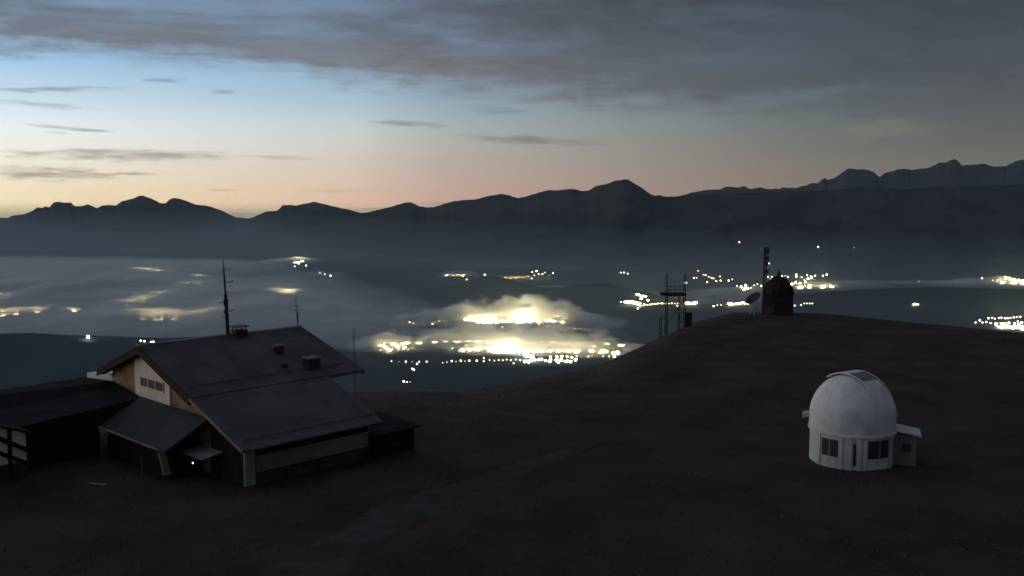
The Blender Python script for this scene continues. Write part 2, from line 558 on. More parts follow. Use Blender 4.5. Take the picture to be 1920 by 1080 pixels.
KARA = [(-900, 420), (-500, 396), (-200, 404), (0, 408), (15, 409), (20, 406), (28, 403), (42, 403), (62, 395), (70, 389), (80, 390), (85, 387), (92, 389), (102, 379), (108, 378),
        (120, 380), (133, 380), (140, 386), (155, 386), (165, 383), (175, 387), (181, 391), (190, 386), (208, 384), (217, 386), (228, 377), (248, 373),
        (258, 368), (268, 367), (280, 371), (292, 376), (300, 381), (310, 381), (318, 374), (325, 371), (338, 373), (352, 378), (370, 384), (385, 385),
        (400, 389), (415, 394), (430, 402), (440, 407), (455, 408), (466, 410), (480, 405), (500, 396), (520, 395), (530, 385), (545, 384), (555, 386),
        (570, 382), (590, 378), (605, 382), (630, 388), (655, 393), (675, 399), (690, 398), (715, 392), (735, 387), (760, 380), (770, 379), (785, 386),
        (800, 389), (815, 388), (840, 380), (850, 377), (870, 375), (890, 374), (905, 370), (925, 366), (940, 363), (955, 366), (970, 372), (985, 369),
        (1000, 364), (1025, 357), (1040, 357), (1060, 355), (1075, 354), (1090, 358), (1103, 358), (1118, 348), (1135, 346), (1150, 340), (1165, 337),
        (1175, 335.5), (1190, 344), (1205, 353), (1220, 364), (1228, 367), (1237, 366), (1250, 369), (1275, 368), (1300, 364), (1400, 362), (1540, 357), (1640, 352),
        (1700, 356), (1800, 349), (1920, 346), (2200, 360), (2900, 380)]
ridge('mountain_range', KARA, [(-900, 42000), (400, 39500), (466, 36000), (690, 29000), (970, 23500), (1170, 21000), (1500, 20000), (2900, 19000)],
      [(-900, 26000), (400, 24000), (600, 20000), (900, 17200), (1300, 16200), (2900, 15000)], 'rock', 'long dark mountain range across the valley', jag=1.0, seed=3)
JUL = [(1180, 400), (1230, 375), (1250, 372), (1275, 367), (1305, 359), (1325, 356), (1345, 356), (1360, 350), (1380, 352), (1395, 349), (1410, 354), (1425, 351), (1440, 354), (1460, 354),
       (1470, 351), (1490, 352), (1510, 348), (1525, 342), (1533, 344), (1546, 333), (1553, 338), (1570, 331), (1590, 316), (1610, 317), (1625, 318), (1640, 324),
       (1650, 331), (1660, 324), (1690, 316), (1710, 318), (1740, 315), (1760, 305), (1775, 304), (1790, 298), (1800, 304), (1803, 311), (1825, 308), (1845, 307),
       (1860, 312), (1885, 312), (1905, 302), (1920, 298), (1980, 312), (2060, 300), (2200, 330), (2500, 340), (2900, 380)]
ridge('rocky_mountain_range', JUL, [(1180, 34000), (2900, 37000)], [(1180, 24500), (2900, 24500)], 'rock', 'jagged paler rock peaks behind the main range', jag=2.2, seed=11)
# low wooded hills standing in the valley
FOOT = [
    ([(540, 556), (590, 536), (620, 524), (660, 514), (720, 508), (800, 506), (860, 510), (960, 504), (1050, 508), (1120, 504), (1200, 510), (1260, 518), (1320, 534)], 16600, 13100, 'broad wooded hill below the mountains at mid valley'),
    ([(770, 560), (800, 545), (840, 537), (870, 528), (900, 517), (930, 518), (960, 525), (1000, 537), (1040, 549), (1070, 560)], 13300, 11900, 'small rounded wooded hill behind the lit fog'),
    ([(990, 562), (1030, 546), (1050, 540), (1090, 533), (1140, 531), (1190, 541), (1230, 556), (1250, 562)], 13000, 12000, 'low wooded hill right of the rounded one'),
    ([(1430, 575), (1450, 563), (1500, 553), (1560, 546), (1650, 541), (1750, 538), (1850, 541), (1920, 543), (2100, 546), (2400, 570)], 12600, 10900, 'long dark wooded ridge beyond the hilltop on the right'),
    ([(-700, 640), (-300, 618), (0, 626), (60, 624), (120, 628), (200, 630), (300, 634), (400, 630), (480, 640), (560, 660)], 9300, 7600, 'dark wooded lowland in front of the fog sea on the left'),
    ([(600, 712), (680, 700), (760, 694), (860, 688), (960, 690), (1060, 686), (1160, 684), (1260, 690), (1400, 710)], 7700, 6700, 'dark wooded strip in front of the town'),
]
for i, (pr, d, ft, lb) in enumerate(FOOT):
    ridge('wooded_hill', pr, [(-3000, d), (3000, d)], [(-3000, ft), (3000, ft)], 'valley' if i == 0 else 'forest', lb, back=(500 if d < 10000 else 1500), rough=0.12, jag=0.5, seed=31 + i, rows=18, step=4.0, zf=VZ - 8, spur=1 / 700.0)

bpy.context.view_layer.update()
DG = bpy.context.evaluated_depsgraph_get()
def on_land(px, py):
    """where the sight line through a pixel meets the land"""
    d = ray(px, py).normalized()
    p = Vector((0, 0, CAM_Z)) + d * (4200.0 / math.hypot(d.x, d.y))      # past the summit meadow
    ok, loc, *_ = S.ray_cast(DG, p, d)
    return loc if ok else at_z(px, py, VZ)


LAND = {}
def land(px, py):
    return on_land(px, py)


# ================================================================== LIGHTS OF THE VALLEY (lamp on a mast)
def lamp_mesh(name, em):
    mb = MB()
    g = (1 + 5 ** .5) / 2
    ico = [Vector(v).normalized() for v in [(-1, g, 0), (1, g, 0), (-1, -g, 0), (1, -g, 0), (0, -1, g), (0, 1, g), (0, -1, -g), (0, 1, -g), (g, 0, -1), (g, 0, 1), (-g, 0, -1), (-g, 0, 1)]]
    fs = [(0, 11, 5), (0, 5, 1), (0, 1, 7), (0, 7, 10), (0, 10, 11), (1, 5, 9), (5, 11, 4), (11, 10, 2), (10, 7, 6), (7, 1, 8), (3, 9, 4), (3, 4, 2), (3, 2, 6), (3, 6, 8), (3, 8, 9), (4, 9, 5), (2, 4, 11), (6, 2, 10), (8, 6, 7), (9, 8, 1)]
    mb.add([v + Vector((0, 0, 2.0)) for v in ico], fs, 1)
    mb.tube((0, 0, -0.6), (0, 0, 1.1), 0.16, 0.12, 5)
    mb.tube((0, 0, 2.95), (0, 0, 3.2), 0.55, 0.1, 6)
    me = mb.build(name, ['steel', em])
    d = me.data
    bpy.data.objects.remove(me)
    return d


LM = {
    'y': lamp_mesh('yellow_light', emit('yellow_lamp', (1.0, 0.70, 0.30), 6.0)),
    'Y': lamp_mesh('yellow_floodlight', emit('yellow_floodlamp', (1.0, 0.78, 0.38), 60.0)),
    'w': lamp_mesh('white_light', emit('white_lamp', (1.0, 0.86, 0.66), 7.5)),
    'W': lamp_mesh('white_floodlight', emit('white_floodlamp', (0.95, 0.97, 1.0), 170.0)),
    'a': lamp_mesh('amber_light', emit('amber_lamp', (1.0, 0.52, 0.16), 5.0)),
    'f': lamp_mesh('glow_light', emit('glow_lamp', (1.0, 0.82, 0.42), 100.0)),
    'F': lamp_mesh('glow_floodlight', emit('glow_floodlamp', (1.0, 0.88, 0.50), 210.0)),
    'h': lamp_mesh('fog_glow_light', emit('fog_glow_lamp', (1.0, 0.80, 0.42), 50.0)),
    'b': lamp_mesh('broad_glow_light', emit('broad_glow_lamp', (1.0, 0.84, 0.44), 26.0)),
    'd': lamp_mesh('dim_light', emit('dim_lamp', (1.0, 0.70, 0.45), 1.8)),
    'r': lamp_mesh('red_light', emit('red_lamp', (1.0, 0.22, 0.20), 7.0)),
    'g': lamp_mesh('green_light', emit('green_lamp', (0.75, 1.0, 0.85), 8.0)),
}


def ordinal(n):
    w = ['first', 'second', 'third', 'fourth', 'fifth', 'sixth', 'seventh', 'eighth', 'ninth', 'tenth', 'eleventh', 'twelfth']
    return w[n - 1] if n <= 12 else '%d%s' % (n, {1: 'st', 2: 'nd', 3: 'rd'}.get(n % 10 if n not in (11, 12, 13) else 0, 'th'))


HIDDEN = []       # lamps that lie under the glowing fog and cannot be told apart
def lights(place, group, pts, name='town_light', cat='light'):
    """place: what the lights stand in; one light of a kind gets its own rank from the left"""
    kinds = {'y': 'yellow', 'Y': 'dazzling yellow', 'w': 'white', 'W': 'dazzling white', 'a': 'amber', 'd': 'faint', 'h': 'soft yellow', 'r': 'red', 'g': 'green'}
    count = {}
    heart = 'heart of the town' in place
    for px, py, s, k in sorted(pts):
        s *= 0.86 if k in 'ywadrg' else 1.0
        q = land(px, py + (1.3 * s if k not in 'fFhb' else (3.5 if k not in 'hb' else 0.0)))
        d = math.hypot(q.x, q.y)
        r = 0.5 * s * d / FPX
        zs = r if k not in 'fFhb' else 7.0
        pos = Vector((q.x, q.y, q.z + 0.6 * zs - 0.1))
        if k in 'fFb' or (heart and k in 'YW'):
            HIDDEN.append((k, pos, r, zs))
            continue
        o = bpy.data.objects.new(name, LM[k])
        COL.objects.link(o)
        o.scale = (r, r, zs)
        o.location = pos
        count[k] = count.get(k, 0) + 1
        same = sum(p[3] == k for p in pts)
        if len(pts) == 1:
            lb = place
        elif same == 1:
            lb = 'only %s light %s' % (kinds[k], place)
        else:
            lb = '%s %s light from the left %s' % (ordinal(count[k]), kinds[k], place)
        tag(o, lb, cat, group)


def row(x0, y0, x1, y1, n, s, k, jx=1.5, jy=1.0):
    out = []
    for i in range(n):
        t = i / max(n - 1, 1)
        out.append((x0 + (x1 - x0) * t + random.uniform(-jx, jx), y0 + (y1 - y0) * t + random.uniform(-jy, jy), s * random.uniform(.75, 1.25), k))
    return out


lights('in the row upper left of the town', 'amber lights at the upper left of the lit town',
       [(734, 608, 2.4, 'd'), (740, 619, 2.2, 'd'), (755, 606, 2, 'a'), (768, 604, 4, 'a'), (775, 606, 3, 'a'), (781, 609, 2, 'd'), (791, 610, 2, 'd'), (811, 607, 4.2, 'a'), (816, 604, 2.2, 'a'), (823, 602, 3, 'a'), (835, 601, 2.6, 'a'), (844, 601, 2.4, 'a'), (858, 601, 2.4, 'd')])
lights('in the upper glowing heart of the town', 'floodlights in the upper heart of the town',
       row(897, 604, 931, 604, 4, 10, 'F', 2, .6) + row(972, 602, 1002, 600, 5, 13, 'F', 2, 2.5) + row(870, 601, 1050, 602, 14, 7.5, 'f', 6, 2) + row(855, 596, 1085, 597, 11, 13, 'b', 8, 4) + [(942, 613, 3, 'w')])
lights('on the streets upper right of the town', 'street lights at the upper right of the town',
       [(1010, 608, 3, 'y'), (1018, 606, 2.6, 'y'), (1025, 612, 3, 'y'), (1030, 611, 2.4, 'y'), (1040, 612, 2.4, 'y'), (1049, 611, 2.6, 'y')] + row(1056, 609, 1097, 592, 11, 2.0, 'y', .6, .5) + row(1066, 614, 1102, 619, 7, 2.0, 'y', .8, .7) + [(1084, 588, 3, 'w'), (1092, 595, 2, 'y')])
lights('in the small cluster left of the town', 'amber cluster at the left end of the town',
       [(707, 640, 4.5, 'a'), (708, 645, 3, 'a'), (713, 656, 2.4, 'y'), (726, 653, 4.5, 'Y'), (731, 656, 5, 'Y'), (736, 655, 3, 'a'), (747, 655, 3.8, 'a'), (765, 656, 2.6, 'a'), (720, 646, 2.4, 'a'), (755, 645, 3, 'Y'), (745, 650, 7, 'f'), (722, 651, 7, 'f'), (758, 652, 6, 'f')])
lights('in the lower brightest heart of the town', 'floodlights in the lower heart of the town',
       row(922, 657, 962, 658, 5, 12, 'F', 2, 1.5) + row(860, 655, 1150, 661, 20, 7.5, 'f', 8, 2) + row(850, 645, 1160, 651, 14, 13, 'b', 8, 4) + row(712, 650, 835, 642, 6, 11, 'b', 6, 2) + row(968, 660, 1000, 666, 5, 6, 'W', 3, 4) + row(985, 676, 1078, 676, 16, 4.2, 'Y', 2, 2.2) + row(1035, 668, 1075, 671, 5, 3.6, 'Y', 3, 2))
lights('in the front row along the town', 'front row of lights along the near edge of the town',
       [(734, 677, 2.2, 'w'), (748, 678, 1.8, 'd'), (761, 678, 4, 'y'), (773, 678, 2, 'd'), (786, 678, 3, 'y'), (782, 682, 4, 'w'), (800, 678, 3.6, 'y'), (830, 680, 2.4, 'a'), (838, 679, 2.2, 'a'), (847, 677, 4.4, 'y'), (855, 678, 2, 'a'), (864, 676, 4, 'y'), (872, 677, 2, 'a'), (880, 676, 4, 'y'), (894, 676, 4.2, 'y'), (907, 671, 3.4, 'y'), (907, 677, 3.6, 'y'), (918, 675, 3, 'a'), (927, 676, 2.4, 'y'), (935, 675, 3.2, 'y'), (943, 675, 2.6, 'y'), (950, 674, 3.2, 'y'), (958, 675, 3, 'y'), (967, 674, 3.2, 'y'), (975, 675, 3, 'y'), (963, 681, 3, 'w'), (825, 653, 2, 'd'), (832, 652, 2.4, 'd'), (848, 653, 2.4, 'w')])
lights('in the pair below the town', 'pair of white lights below the front row', [(773, 691, 3.4, 'w'), (776, 693, 4, 'w')])
lights('among the lowest lights below the town', 'lowest white lights below the town', [(757, 715, 4.4, 'w'), (763, 716, 2.6, 'w'), (769, 716, 2.2, 'd')])
lights('at the right end of the town', 'lights at the right end of the town', [(1081, 668, 3, 'y'), (1103, 668, 3.6, 'y'), (1110, 667, 2.4, 'y'), (1131, 668, 2.6, 'y'), (1150, 662, 5, 'Y'), (1158, 660, 4, 'Y'), (1152, 668, 4, 'Y'), (1142, 668, 3, 'y')])
lights('in the far village left of the broad hill', 'far lights left of the broad hill',
       [(553, 499, 2.6, 'w'), (560, 495, 2.6, 'w'), (574, 498, 3.4, 'w'), (556, 490, 10, 'f'), (566, 488, 8, 'f'), (600, 512, 2.6, 'w'), (609, 514, 2.8, 'w'), (620, 517, 4, 'w')])
lights('in the far village left of the rounded hill', 'far village lights left of the rounded hill', row(835, 516, 872, 515, 10, 2.6, 'y', 1, 1) + [(838, 516, 3, 'w'), (875, 524, 3, 'y'), (868, 518, 3, 'y'), (909, 515, 3.4, 'w'), (880, 516, 2, 'd')])
lights('in the far village right of the rounded hill', 'far village lights right of the rounded hill', row(948, 521, 992, 519, 12, 2.4, 'a', 1, 1) + [(998, 510, 3, 'w'), (1006, 508, 4.2, 'w'), (1010, 514, 3.4, 'y'), (1017, 514, 3.4, 'y'), (997, 522, 3, 'y'), (1002, 516, 2.6, 'y'), (1030, 516, 2.2, 'd'), (1037, 512, 2.8, 'w'), (1022, 511, 2.2, 'y')])
lights('of three at the foot of the mountains', 'three white lights at the mountain foot', [(1164, 511, 2.6, 'w'), (1170, 511, 3, 'w'), (1177, 513, 2.8, 'w')])
lights('in the village left of the platform frame', 'village lights left of the platform frame',
       [(1164, 566, 2.6, 'w'), (1170, 566, 3.4, 'w')] + row(1174, 566, 1198, 569, 9, 4.4, 'Y', 1.5, 1.4) + [(1202, 560, 4, 'Y'), (1207, 570, 3, 'y'), (1215, 563, 3.4, 'Y'), (1196, 578, 4, 'w'), (1201, 574, 3.4, 'w'), (1210, 556, 3.4, 'Y'), (1196, 551, 8, 'f'), (1204, 554, 9, 'f')] + row(1206, 572, 1240, 569, 9, 3.4, 'y', .8, .6))
lights('in the row behind the platform frame posts', 'row of lights behind the platform frame', row(1242, 569, 1272, 569, 6, 3.0, 'y', .6, .6) + [(1270, 573, 3, 'w')] + row(1286, 568, 1305, 568, 6, 4.2, 'Y', .8, .8))
lights('in the scattered village right of the frame', 'scattered lights right of the platform frame',
       [(1283, 530, 2.6, 'w'), (1287, 530, 2.6, 'w'), (1301, 521, 3.4, 'y'), (1306, 521, 2.2, 'y'), (1319, 515, 2.6, 'y'), (1323, 516, 3.2, 'y'), (1329, 519, 2.8, 'y'), (1334, 521, 3.4, 'y'), (1338, 522, 3.2, 'y'), (1326, 529, 3, 'w'), (1343, 527, 3.4, 'y'), (1351, 526, 4, 'y'), (1350, 518, 3, 'y'), (1366, 526, 3.6, 'w'), (1373, 524, 2.2, 'w')])
lights('reddish light topmost of the scattered village right of the platform frame', None, [(1309, 508, 3, 'r')])
lights('single red warning light high on the dark mountain flank', None, [(1386, 454, 4.0, 'r')])
lights('single white light high on the mountain flank right of the mast', None, [(1534, 463, 3.0, 'w')])
lights('faint light high on the mountain flank at the right', None, [(1601, 464, 2.4, 'd')])
lights('pale green light beside the mast on the hilltop', None, [(1442, 494, 2.8, 'g')])
lights('in the village just left of the domed hut', 'village lights left of the domed hut', [(1382, 536, 3, 'y'), (1390, 538, 3.6, 'Y'), (1398, 536, 4.2, 'Y'), (1402, 541, 4, 'Y'), (1395, 543, 3.4, 'Y'), (1408, 540, 3.4, 'y'), (1414, 535, 3, 'y'), (1420, 533, 3.2, 'y'), (1427, 536, 4, 'w')])
lights('in the low row left of the hilltop', 'low bright row left of the hilltop', [(1338, 574, 4, 'w'), (1345, 572, 3, 'y'), (1352, 572, 2.4, 'y')] + row(1366, 570, 1402, 568, 9, 4.0, 'Y', 1, 1.6))
lights('in the village behind the domed hut', 'village lights right of the domed hut',
       [(1440, 519, 3, 'w'), (1447, 519, 3, 'y'), (1455, 519, 2.4, 'y'), (1466, 518, 3.2, 'w'), (1472, 517, 2, 'y'), (1477, 519, 3, 'w'), (1493, 515, 3.8, 'w'), (1493, 519, 3.8, 'w'), (1503, 520, 3, 'y'), (1513, 516, 3, 'w'), (1520, 518, 3.4, 'y'), (1528, 517, 3.2, 'w'), (1543, 517, 3.4, 'w'), (1550, 515, 4, 'w'), (1508, 525, 3, 'y'), (1515, 523, 3.2, 'Y'), (1522, 521, 3, 'Y'), (1445, 524, 3.4, 'y'), (1485, 533, 4, 'Y'), (1492, 530, 3.4, 'Y'), (1500, 531, 3, 'Y'), (1510, 529, 3, 'Y')] + row(1498, 538, 1560, 537, 4, 9, 'f', 3, 1))
lights('in the short row right of the domed hut', 'low row right of the domed hut', [(1490, 573, 3, 'w'), (1502, 572, 3, 'w'), (1508, 569, 2.6, 'y'), (1513, 569, 2.6, 'y'), (1518, 569, 2.8, 'y'), (1523, 569, 3, 'y')])
lights('isolated on the dark wooded ridge', 'isolated yellow lights on the ridge', [(1715, 571, 4, 'Y'), (1721, 571, 4, 'y'), (1711, 571, 2.6, 'y')])
lights('in the far village at the right edge', 'far village lights at the right edge', [(1841, 522, 3, 'w'), (1862, 526, 3, 'a'), (1870, 527, 3.2, 'y'), (1878, 527, 3, 'y'), (1885, 521, 3, 'Y'), (1893, 523, 3.4, 'Y'), (1901, 525, 3.6, 'Y'), (1910, 526, 3.4, 'Y'), (1918, 527, 3.4, 'Y'), (1880, 529, 8, 'f'), (1900, 529, 9, 'f'), (1918, 529, 9, 'f'), (1723, 528, 2.6, 'd'), (1793, 528, 3.0, 'd')])
lights('in the town behind the right hill shoulder', 'lights of the town at the lower right',
       [(1829, 605, 3, 'w'), (1837, 601, 4.2, 'w'), (1842, 605, 3, 'w'), (1849, 604, 3.6, 'w'), (1853, 597, 4, 'w'), (1860, 596, 3, 'w')] + row(1866, 597, 1912, 595, 9, 3.2, 'w', 1, 1) + row(1868, 609, 1925, 606, 8, 4.2, 'Y', 2, 2) + row(1878, 612, 1932, 614, 5, 12, 'f', 2, 2) + row(1885, 615, 1930, 617, 4, 4.4, 'Y', 2, 2) + [(1857, 606, 3, 'w'), (1908, 603, 3, 'w')])
lights('bright white light alone on the dark land at the far left', None, [(165, 632, 4.6, 'W')])
lights('just above the hut roof ridge', 'pairs of white lights above the hut roof', [(264, 639, 4, 'w'), (271, 640, 4, 'w'), (283, 641, 3.2, 'w'), (288, 641, 4.4, 'w')])
# lamps of villages that lie under the fog sea: only their glow comes through
lights('glowing through the fog sea on the left', 'lamps under the fog sea on the left',
       [(x, y, w, 'h') for x, y, w in [(537, 553, 17), (525, 553, 9), (549, 552, 9), (262, 509, 9), (275, 513, 11), (296, 515, 8), (345, 540, 6), (372, 538, 6), (372, 522, 7), (238, 574, 10), (268, 569, 12), (300, 565, 9), (270, 601, 15), (297, 602, 19), (330, 602, 13), (372, 603, 14), (390, 600, 10), (2, 595, 13), (30, 592, 9), (70, 588, 9), (140, 586, 8), (5, 568, 9), (50, 541, 6)]], name='fog_light')


mb = MB()
hm = {}
for k, pos, r, zs in HIDDEN:
    src = LM[k]
    if k not in hm:
        hm[k] = len(hm) + 1
    vs = [(v.co.x * r + pos.x, v.co.y * r + pos.y, v.co.z * zs + pos.z) for v in src.vertices]
    off = len(mb.v)
    mb.v += vs
    for p in src.polygons:
        mb.f.append(tuple(i + off for i in p.vertices))
        mb.mi.append(hm[k] if p.material_index == 1 else 0)
fl_ = mb.build('town_lights', ['steel'] + [LM[k].materials[1] for k in hm])
tag(fl_, 'mass of lamps blurred together under the glowing town fog', 'lights', kind='stuff')


# ================================================================== FOG AND HAZE
def fog(name, blobs, x0, x1, y0, y1, cell, base, seed, density, label, ns=700.0, amp=0.9, col=(0.93, 0.96, 1.0), big=0.5):
    """a bank of fog on the valley floor; blobs: px, py, rx, ry (pixels on the ground), thickness in metres"""
    nx, ny = int((x1 - x0) / cell) + 1, int((y1 - y0) / cell) + 1
    gx, gy = np.meshgrid(np.linspace(x0, x1, nx), np.linspace(y0, y1, ny))
    th = np.zeros_like(gx)
    for px, py, rx, ry, t in blobs:
        c = at_z(px, py, base)
        a = (at_z(px + rx, py, base) - c).length
        up = (at_z(px, py - ry, base) - c).length
        dn = (at_z(px, py + ry, base) - c).length
        u = (gx - c.x) - (gy - c.y) * (c.x / c.y)
        v = gy - c.y
        v = np.where(v > 0, v / up, v / dn)
        q = (u / a) ** 2 + v ** 2
        th = th + t * np.exp(-q * 1.3)
    n1 = fbm(gx / ns, gy / (ns * 1.6), 6, seed, 0.58)
    n2 = fbm(gx / (ns * 4), gy / (ns * 6), 4, seed + 20)
    th = th * np.clip(1 + amp * n1 * 1.8 + big * n2, 0, 3) - 4.0
    rim = np.minimum.reduce([gx - x0, x1 - gx, gy - y0, y1 - gy]) / (cell * 3)
    th = np.maximum(th, 0) * np.clip(rim, 0, 1) + 0.1
    top = np.stack([gx, gy, base + th], -1).reshape(-1, 3)
    bot = np.stack([gx, gy, np.full_like(gx, base - 0.3)], -1)
    # closed shell: fine top, coarse rim, one flat underside
    idx = np.arange(nx * ny).reshape(ny, nx)
    F = np.stack([idx[:-1, :-1], idx[:-1, 1:], idx[1:, 1:], idx[1:, :-1]], -1).reshape(-1, 4).tolist()
    rimi = list(idx[0, :]) + list(idx[1:, -1]) + list(idx[-1, -2::-1]) + list(idx[-2:0:-1, 0])
    b0 = nx * ny
    V = top.tolist() + [bot.reshape(-1, 3)[i].tolist() for i in rimi]
    k = len(rimi)
    for i in range(k):
        F.append([int(rimi[i]), b0 + i, b0 + (i + 1) % k, int(rimi[(i + 1) % k])])
    F.append([b0 + i for i in range(k)][::-1])
    me = bpy.data.meshes.new(name)
    me.from_pydata(V, [], F)
    me.materials.append(volume(name + '_air', col, density))
    me.update()
    o = bpy.data.objects.new(name, me)
    COL.objects.link(o)
    return tag(o, label, 'fog', kind='stuff')


FB = VZ + 7
FC = (0.985, 0.985, 0.93)
fog('fog_sea', [(100, 565, 460, 52, 95), (350, 535, 190, 30, 50), (-350, 565, 420, 55, 90), (480, 585, 170, 42, 60), (250, 605, 220, 22, 50), (620, 605, 120, 30, 38), (420, 500, 110, 10, 30), (150, 500, 300, 14, 40), (-200, 500, 300, 14, 40)],
    -13000, 1400, 8300, 24000, 80.0, FB, 61, 0.0068, 'grey sea of fog filling the valley on the left', ns=620.0, amp=0.36, col=FC, big=0.6)
def drifting_fog(name, blobs, x0, x1, y0, y1, z1, sigma, label, col, scale=1 / 330.0, step=0.12):
    """fog whose thickness and wisps come from noise in its volume; blobs: px, py, rx, ry (pixels on the ground), top in metres"""
    m = bpy.data.materials.new(name + '_air')
    m.use_nodes = True
    t = NT(m.node_tree)
    m.node_tree.nodes.remove(m.node_tree.nodes['Principled BSDF'])
    v = t.n('ShaderNodeVolumePrincipled')
    v.inputs['Color'].default_value = (*col, 1)
    pos = t.n('ShaderNodeTexCoord').outputs['Object']
    sp = t.n('ShaderNodeSeparateXYZ')
    t.put(sp.inputs[0], pos)
    px_, py_, pz_ = sp.outputs
    wv = t.n('ShaderNodeTexNoise')
    t.put(wv.inputs['Vector'], t.vec(t.m('MULTIPLY', px_, scale), t.m('MULTIPLY', py_, scale * .45), t.m('MULTIPLY', pz_, scale * 2.2)))
    wv.inputs['Scale'].default_value = 1.0
    wv.inputs['Detail'].default_value = 5.0
    wv.inputs['Roughness'].default_value = 0.62
    n1 = wv.outputs['Fac']
    n2 = t.noise(t.vec(t.m('MULTIPLY', px_, scale * .35), t.m('MULTIPLY', py_, scale * .2), 0.0), 1.0, 3.0)
    tot = None
    for px, py, rx, ry, top in blobs:
        c = at_z(px, py, VZ)
        a_ = (at_z(px + rx, py, VZ) - c).length
        b_ = 0.5 * ((at_z(px, py - ry, VZ) - c).length + (at_z(px, py + ry, VZ) - c).length)
        u = t.m('DIVIDE', t.m('SUBTRACT', px_, c.x), a_)
        w = t.m('DIVIDE', t.m('SUBTRACT', py_, c.y), b_)
        q = t.m('ADD', t.m('MULTIPLY', u, u), t.m('MULTIPLY', w, w))
        g = t.m('MULTIPLY', t.m('EXPONENT', t.m('MULTIPLY', q, -1.3)), top)
        tot = g if tot is None else t.m('ADD', tot, g)
    h = t.m('MULTIPLY', tot, t.m('ADD', -0.45, t.m('ADD', t.m('MULTIPLY', n1, 1.9), t.m('MULTIPLY', n2, 0.9))))
    d = t.m('DIVIDE', t.m('SUBTRACT', h, pz_), t.m('ADD', t.m('MULTIPLY', h, 0.75), 6.0), clamp=True)
    d = t.m('MULTIPLY', d, t.mapr(n1, 0.30, 0.66, 0.15, 1.3))
    d = t.m('MULTIPLY', d, t.mapr(h, 3.0, 14.0))
    t.put(v.inputs['Density'], t.m('MULTIPLY', d, sigma))
    m.node_tree.links.new(v.outputs[0], m.node_tree.nodes['Material Output'].inputs['Volume'])
    m.cycles.volume_step_rate = step
    m.cycles.volume_sampling = 'MULTIPLE_IMPORTANCE'
    o = MB().box(x0, x1, y0, y1, 0.0, z1).build(name, m)
    o.location = (0, 0, VZ + 3)
    return tag(o, label, 'fog', kind='stuff')


drifting_fog('town_fog', [(940, 596, 115, 9, 235), (1010, 600, 95, 9, 200), (865, 603, 75, 8, 115), (915, 645, 105, 10, 215), (1000, 655, 130, 9, 165), (1120, 658, 95, 9, 150), (735, 648, 75, 9, 125), (810, 632, 110, 10, 60), (770, 600, 90, 7, 52), (1090, 608, 60, 8, 95), (900, 625, 300, 30, 22)],
             -2400, 1900, 7800, 13600, 270.0, 0.0085, 'drifting fog lit yellow by the town beneath it', FC, scale=1 / 260.0)
fog('fog_patch', [(1340, 556, 90, 12, 50), (1205, 553, 34, 7, 30), (1420, 543, 80, 6, 30), (1530, 536, 60, 6, 45)], 1500, 5600, 11500, 17500, 50.0, FB, 97, 0.0030, 'thin fog patch behind the platform frame and the domed hut', ns=420.0, amp=0.6, col=FC)
fog('fog_strip', [(1650, 530, 220, 5, 34), (1890, 528, 90, 7, 50), (2000, 530, 200, 8, 50), (1905, 613, 55, 8, 50)], 4300, 11000, 10000, 17500, 60.0, FB, 101, 0.0030, 'long thin fog strip behind the wooded ridge at right', ns=500.0, amp=0.6, col=FC)
fog('fog_wisp', [(555, 488, 40, 5, 45), (520, 491, 50, 3, 30), (855, 514, 40, 6, 36), (975, 521, 50, 5, 35), (1020, 541, 60, 5, 35), (610, 518, 40, 8, 34)], -5500, 900, 13800, 21500, 60.0, FB + 30, 113, 0.0028, 'small fog wisps at the foot of the mountains', ns=420.0, amp=0.6, col=FC)

# thin mist filling the valley up to the foot of the slopes, and the clear evening air over everything
mist_air = volume('valley_mist_air', (0.62, 0.84, 1.0), 1.85e-5)
for k, top in enumerate((240, 450, 690)):
    mb = MB().box(-58000 + 40 * k, 58000 - 40 * k, -58000 + 40 * k, 58000 - 40 * k, VZ - 162 - 2 * k, VZ + top)
    mist = mb.build('valley_mist', mist_air)
    tag(mist, ['lowest and densest layer of blue mist in the valley', 'second layer of blue mist over the valley floor', 'thin top layer of blue mist on the mountain slopes'][k], 'mist', kind='stuff')
mb = MB().box(-60000, 60000, -60000, 60000, VZ - 170, 1800)
hz = mb.build('haze', volume('haze_air', (0.66, 0.83, 1.0), 5.4e-6))
tag(hz, 'faint blue haze of the distance', 'haze', kind='stuff')

# ================================================================== NEAR THINGS
def ground_at(px, py):
    r = ray(px, py)
    p = Vector((0, 0, CAM_Z))
    t = 20.0
    while t < 400:
        q = p + r * t
        if q.z < gh(q.x, q.y):
            return Vector((q.x, q.y, gh(q.x, q.y)))
        t += 0.25
    return at_z(px, py, 0)


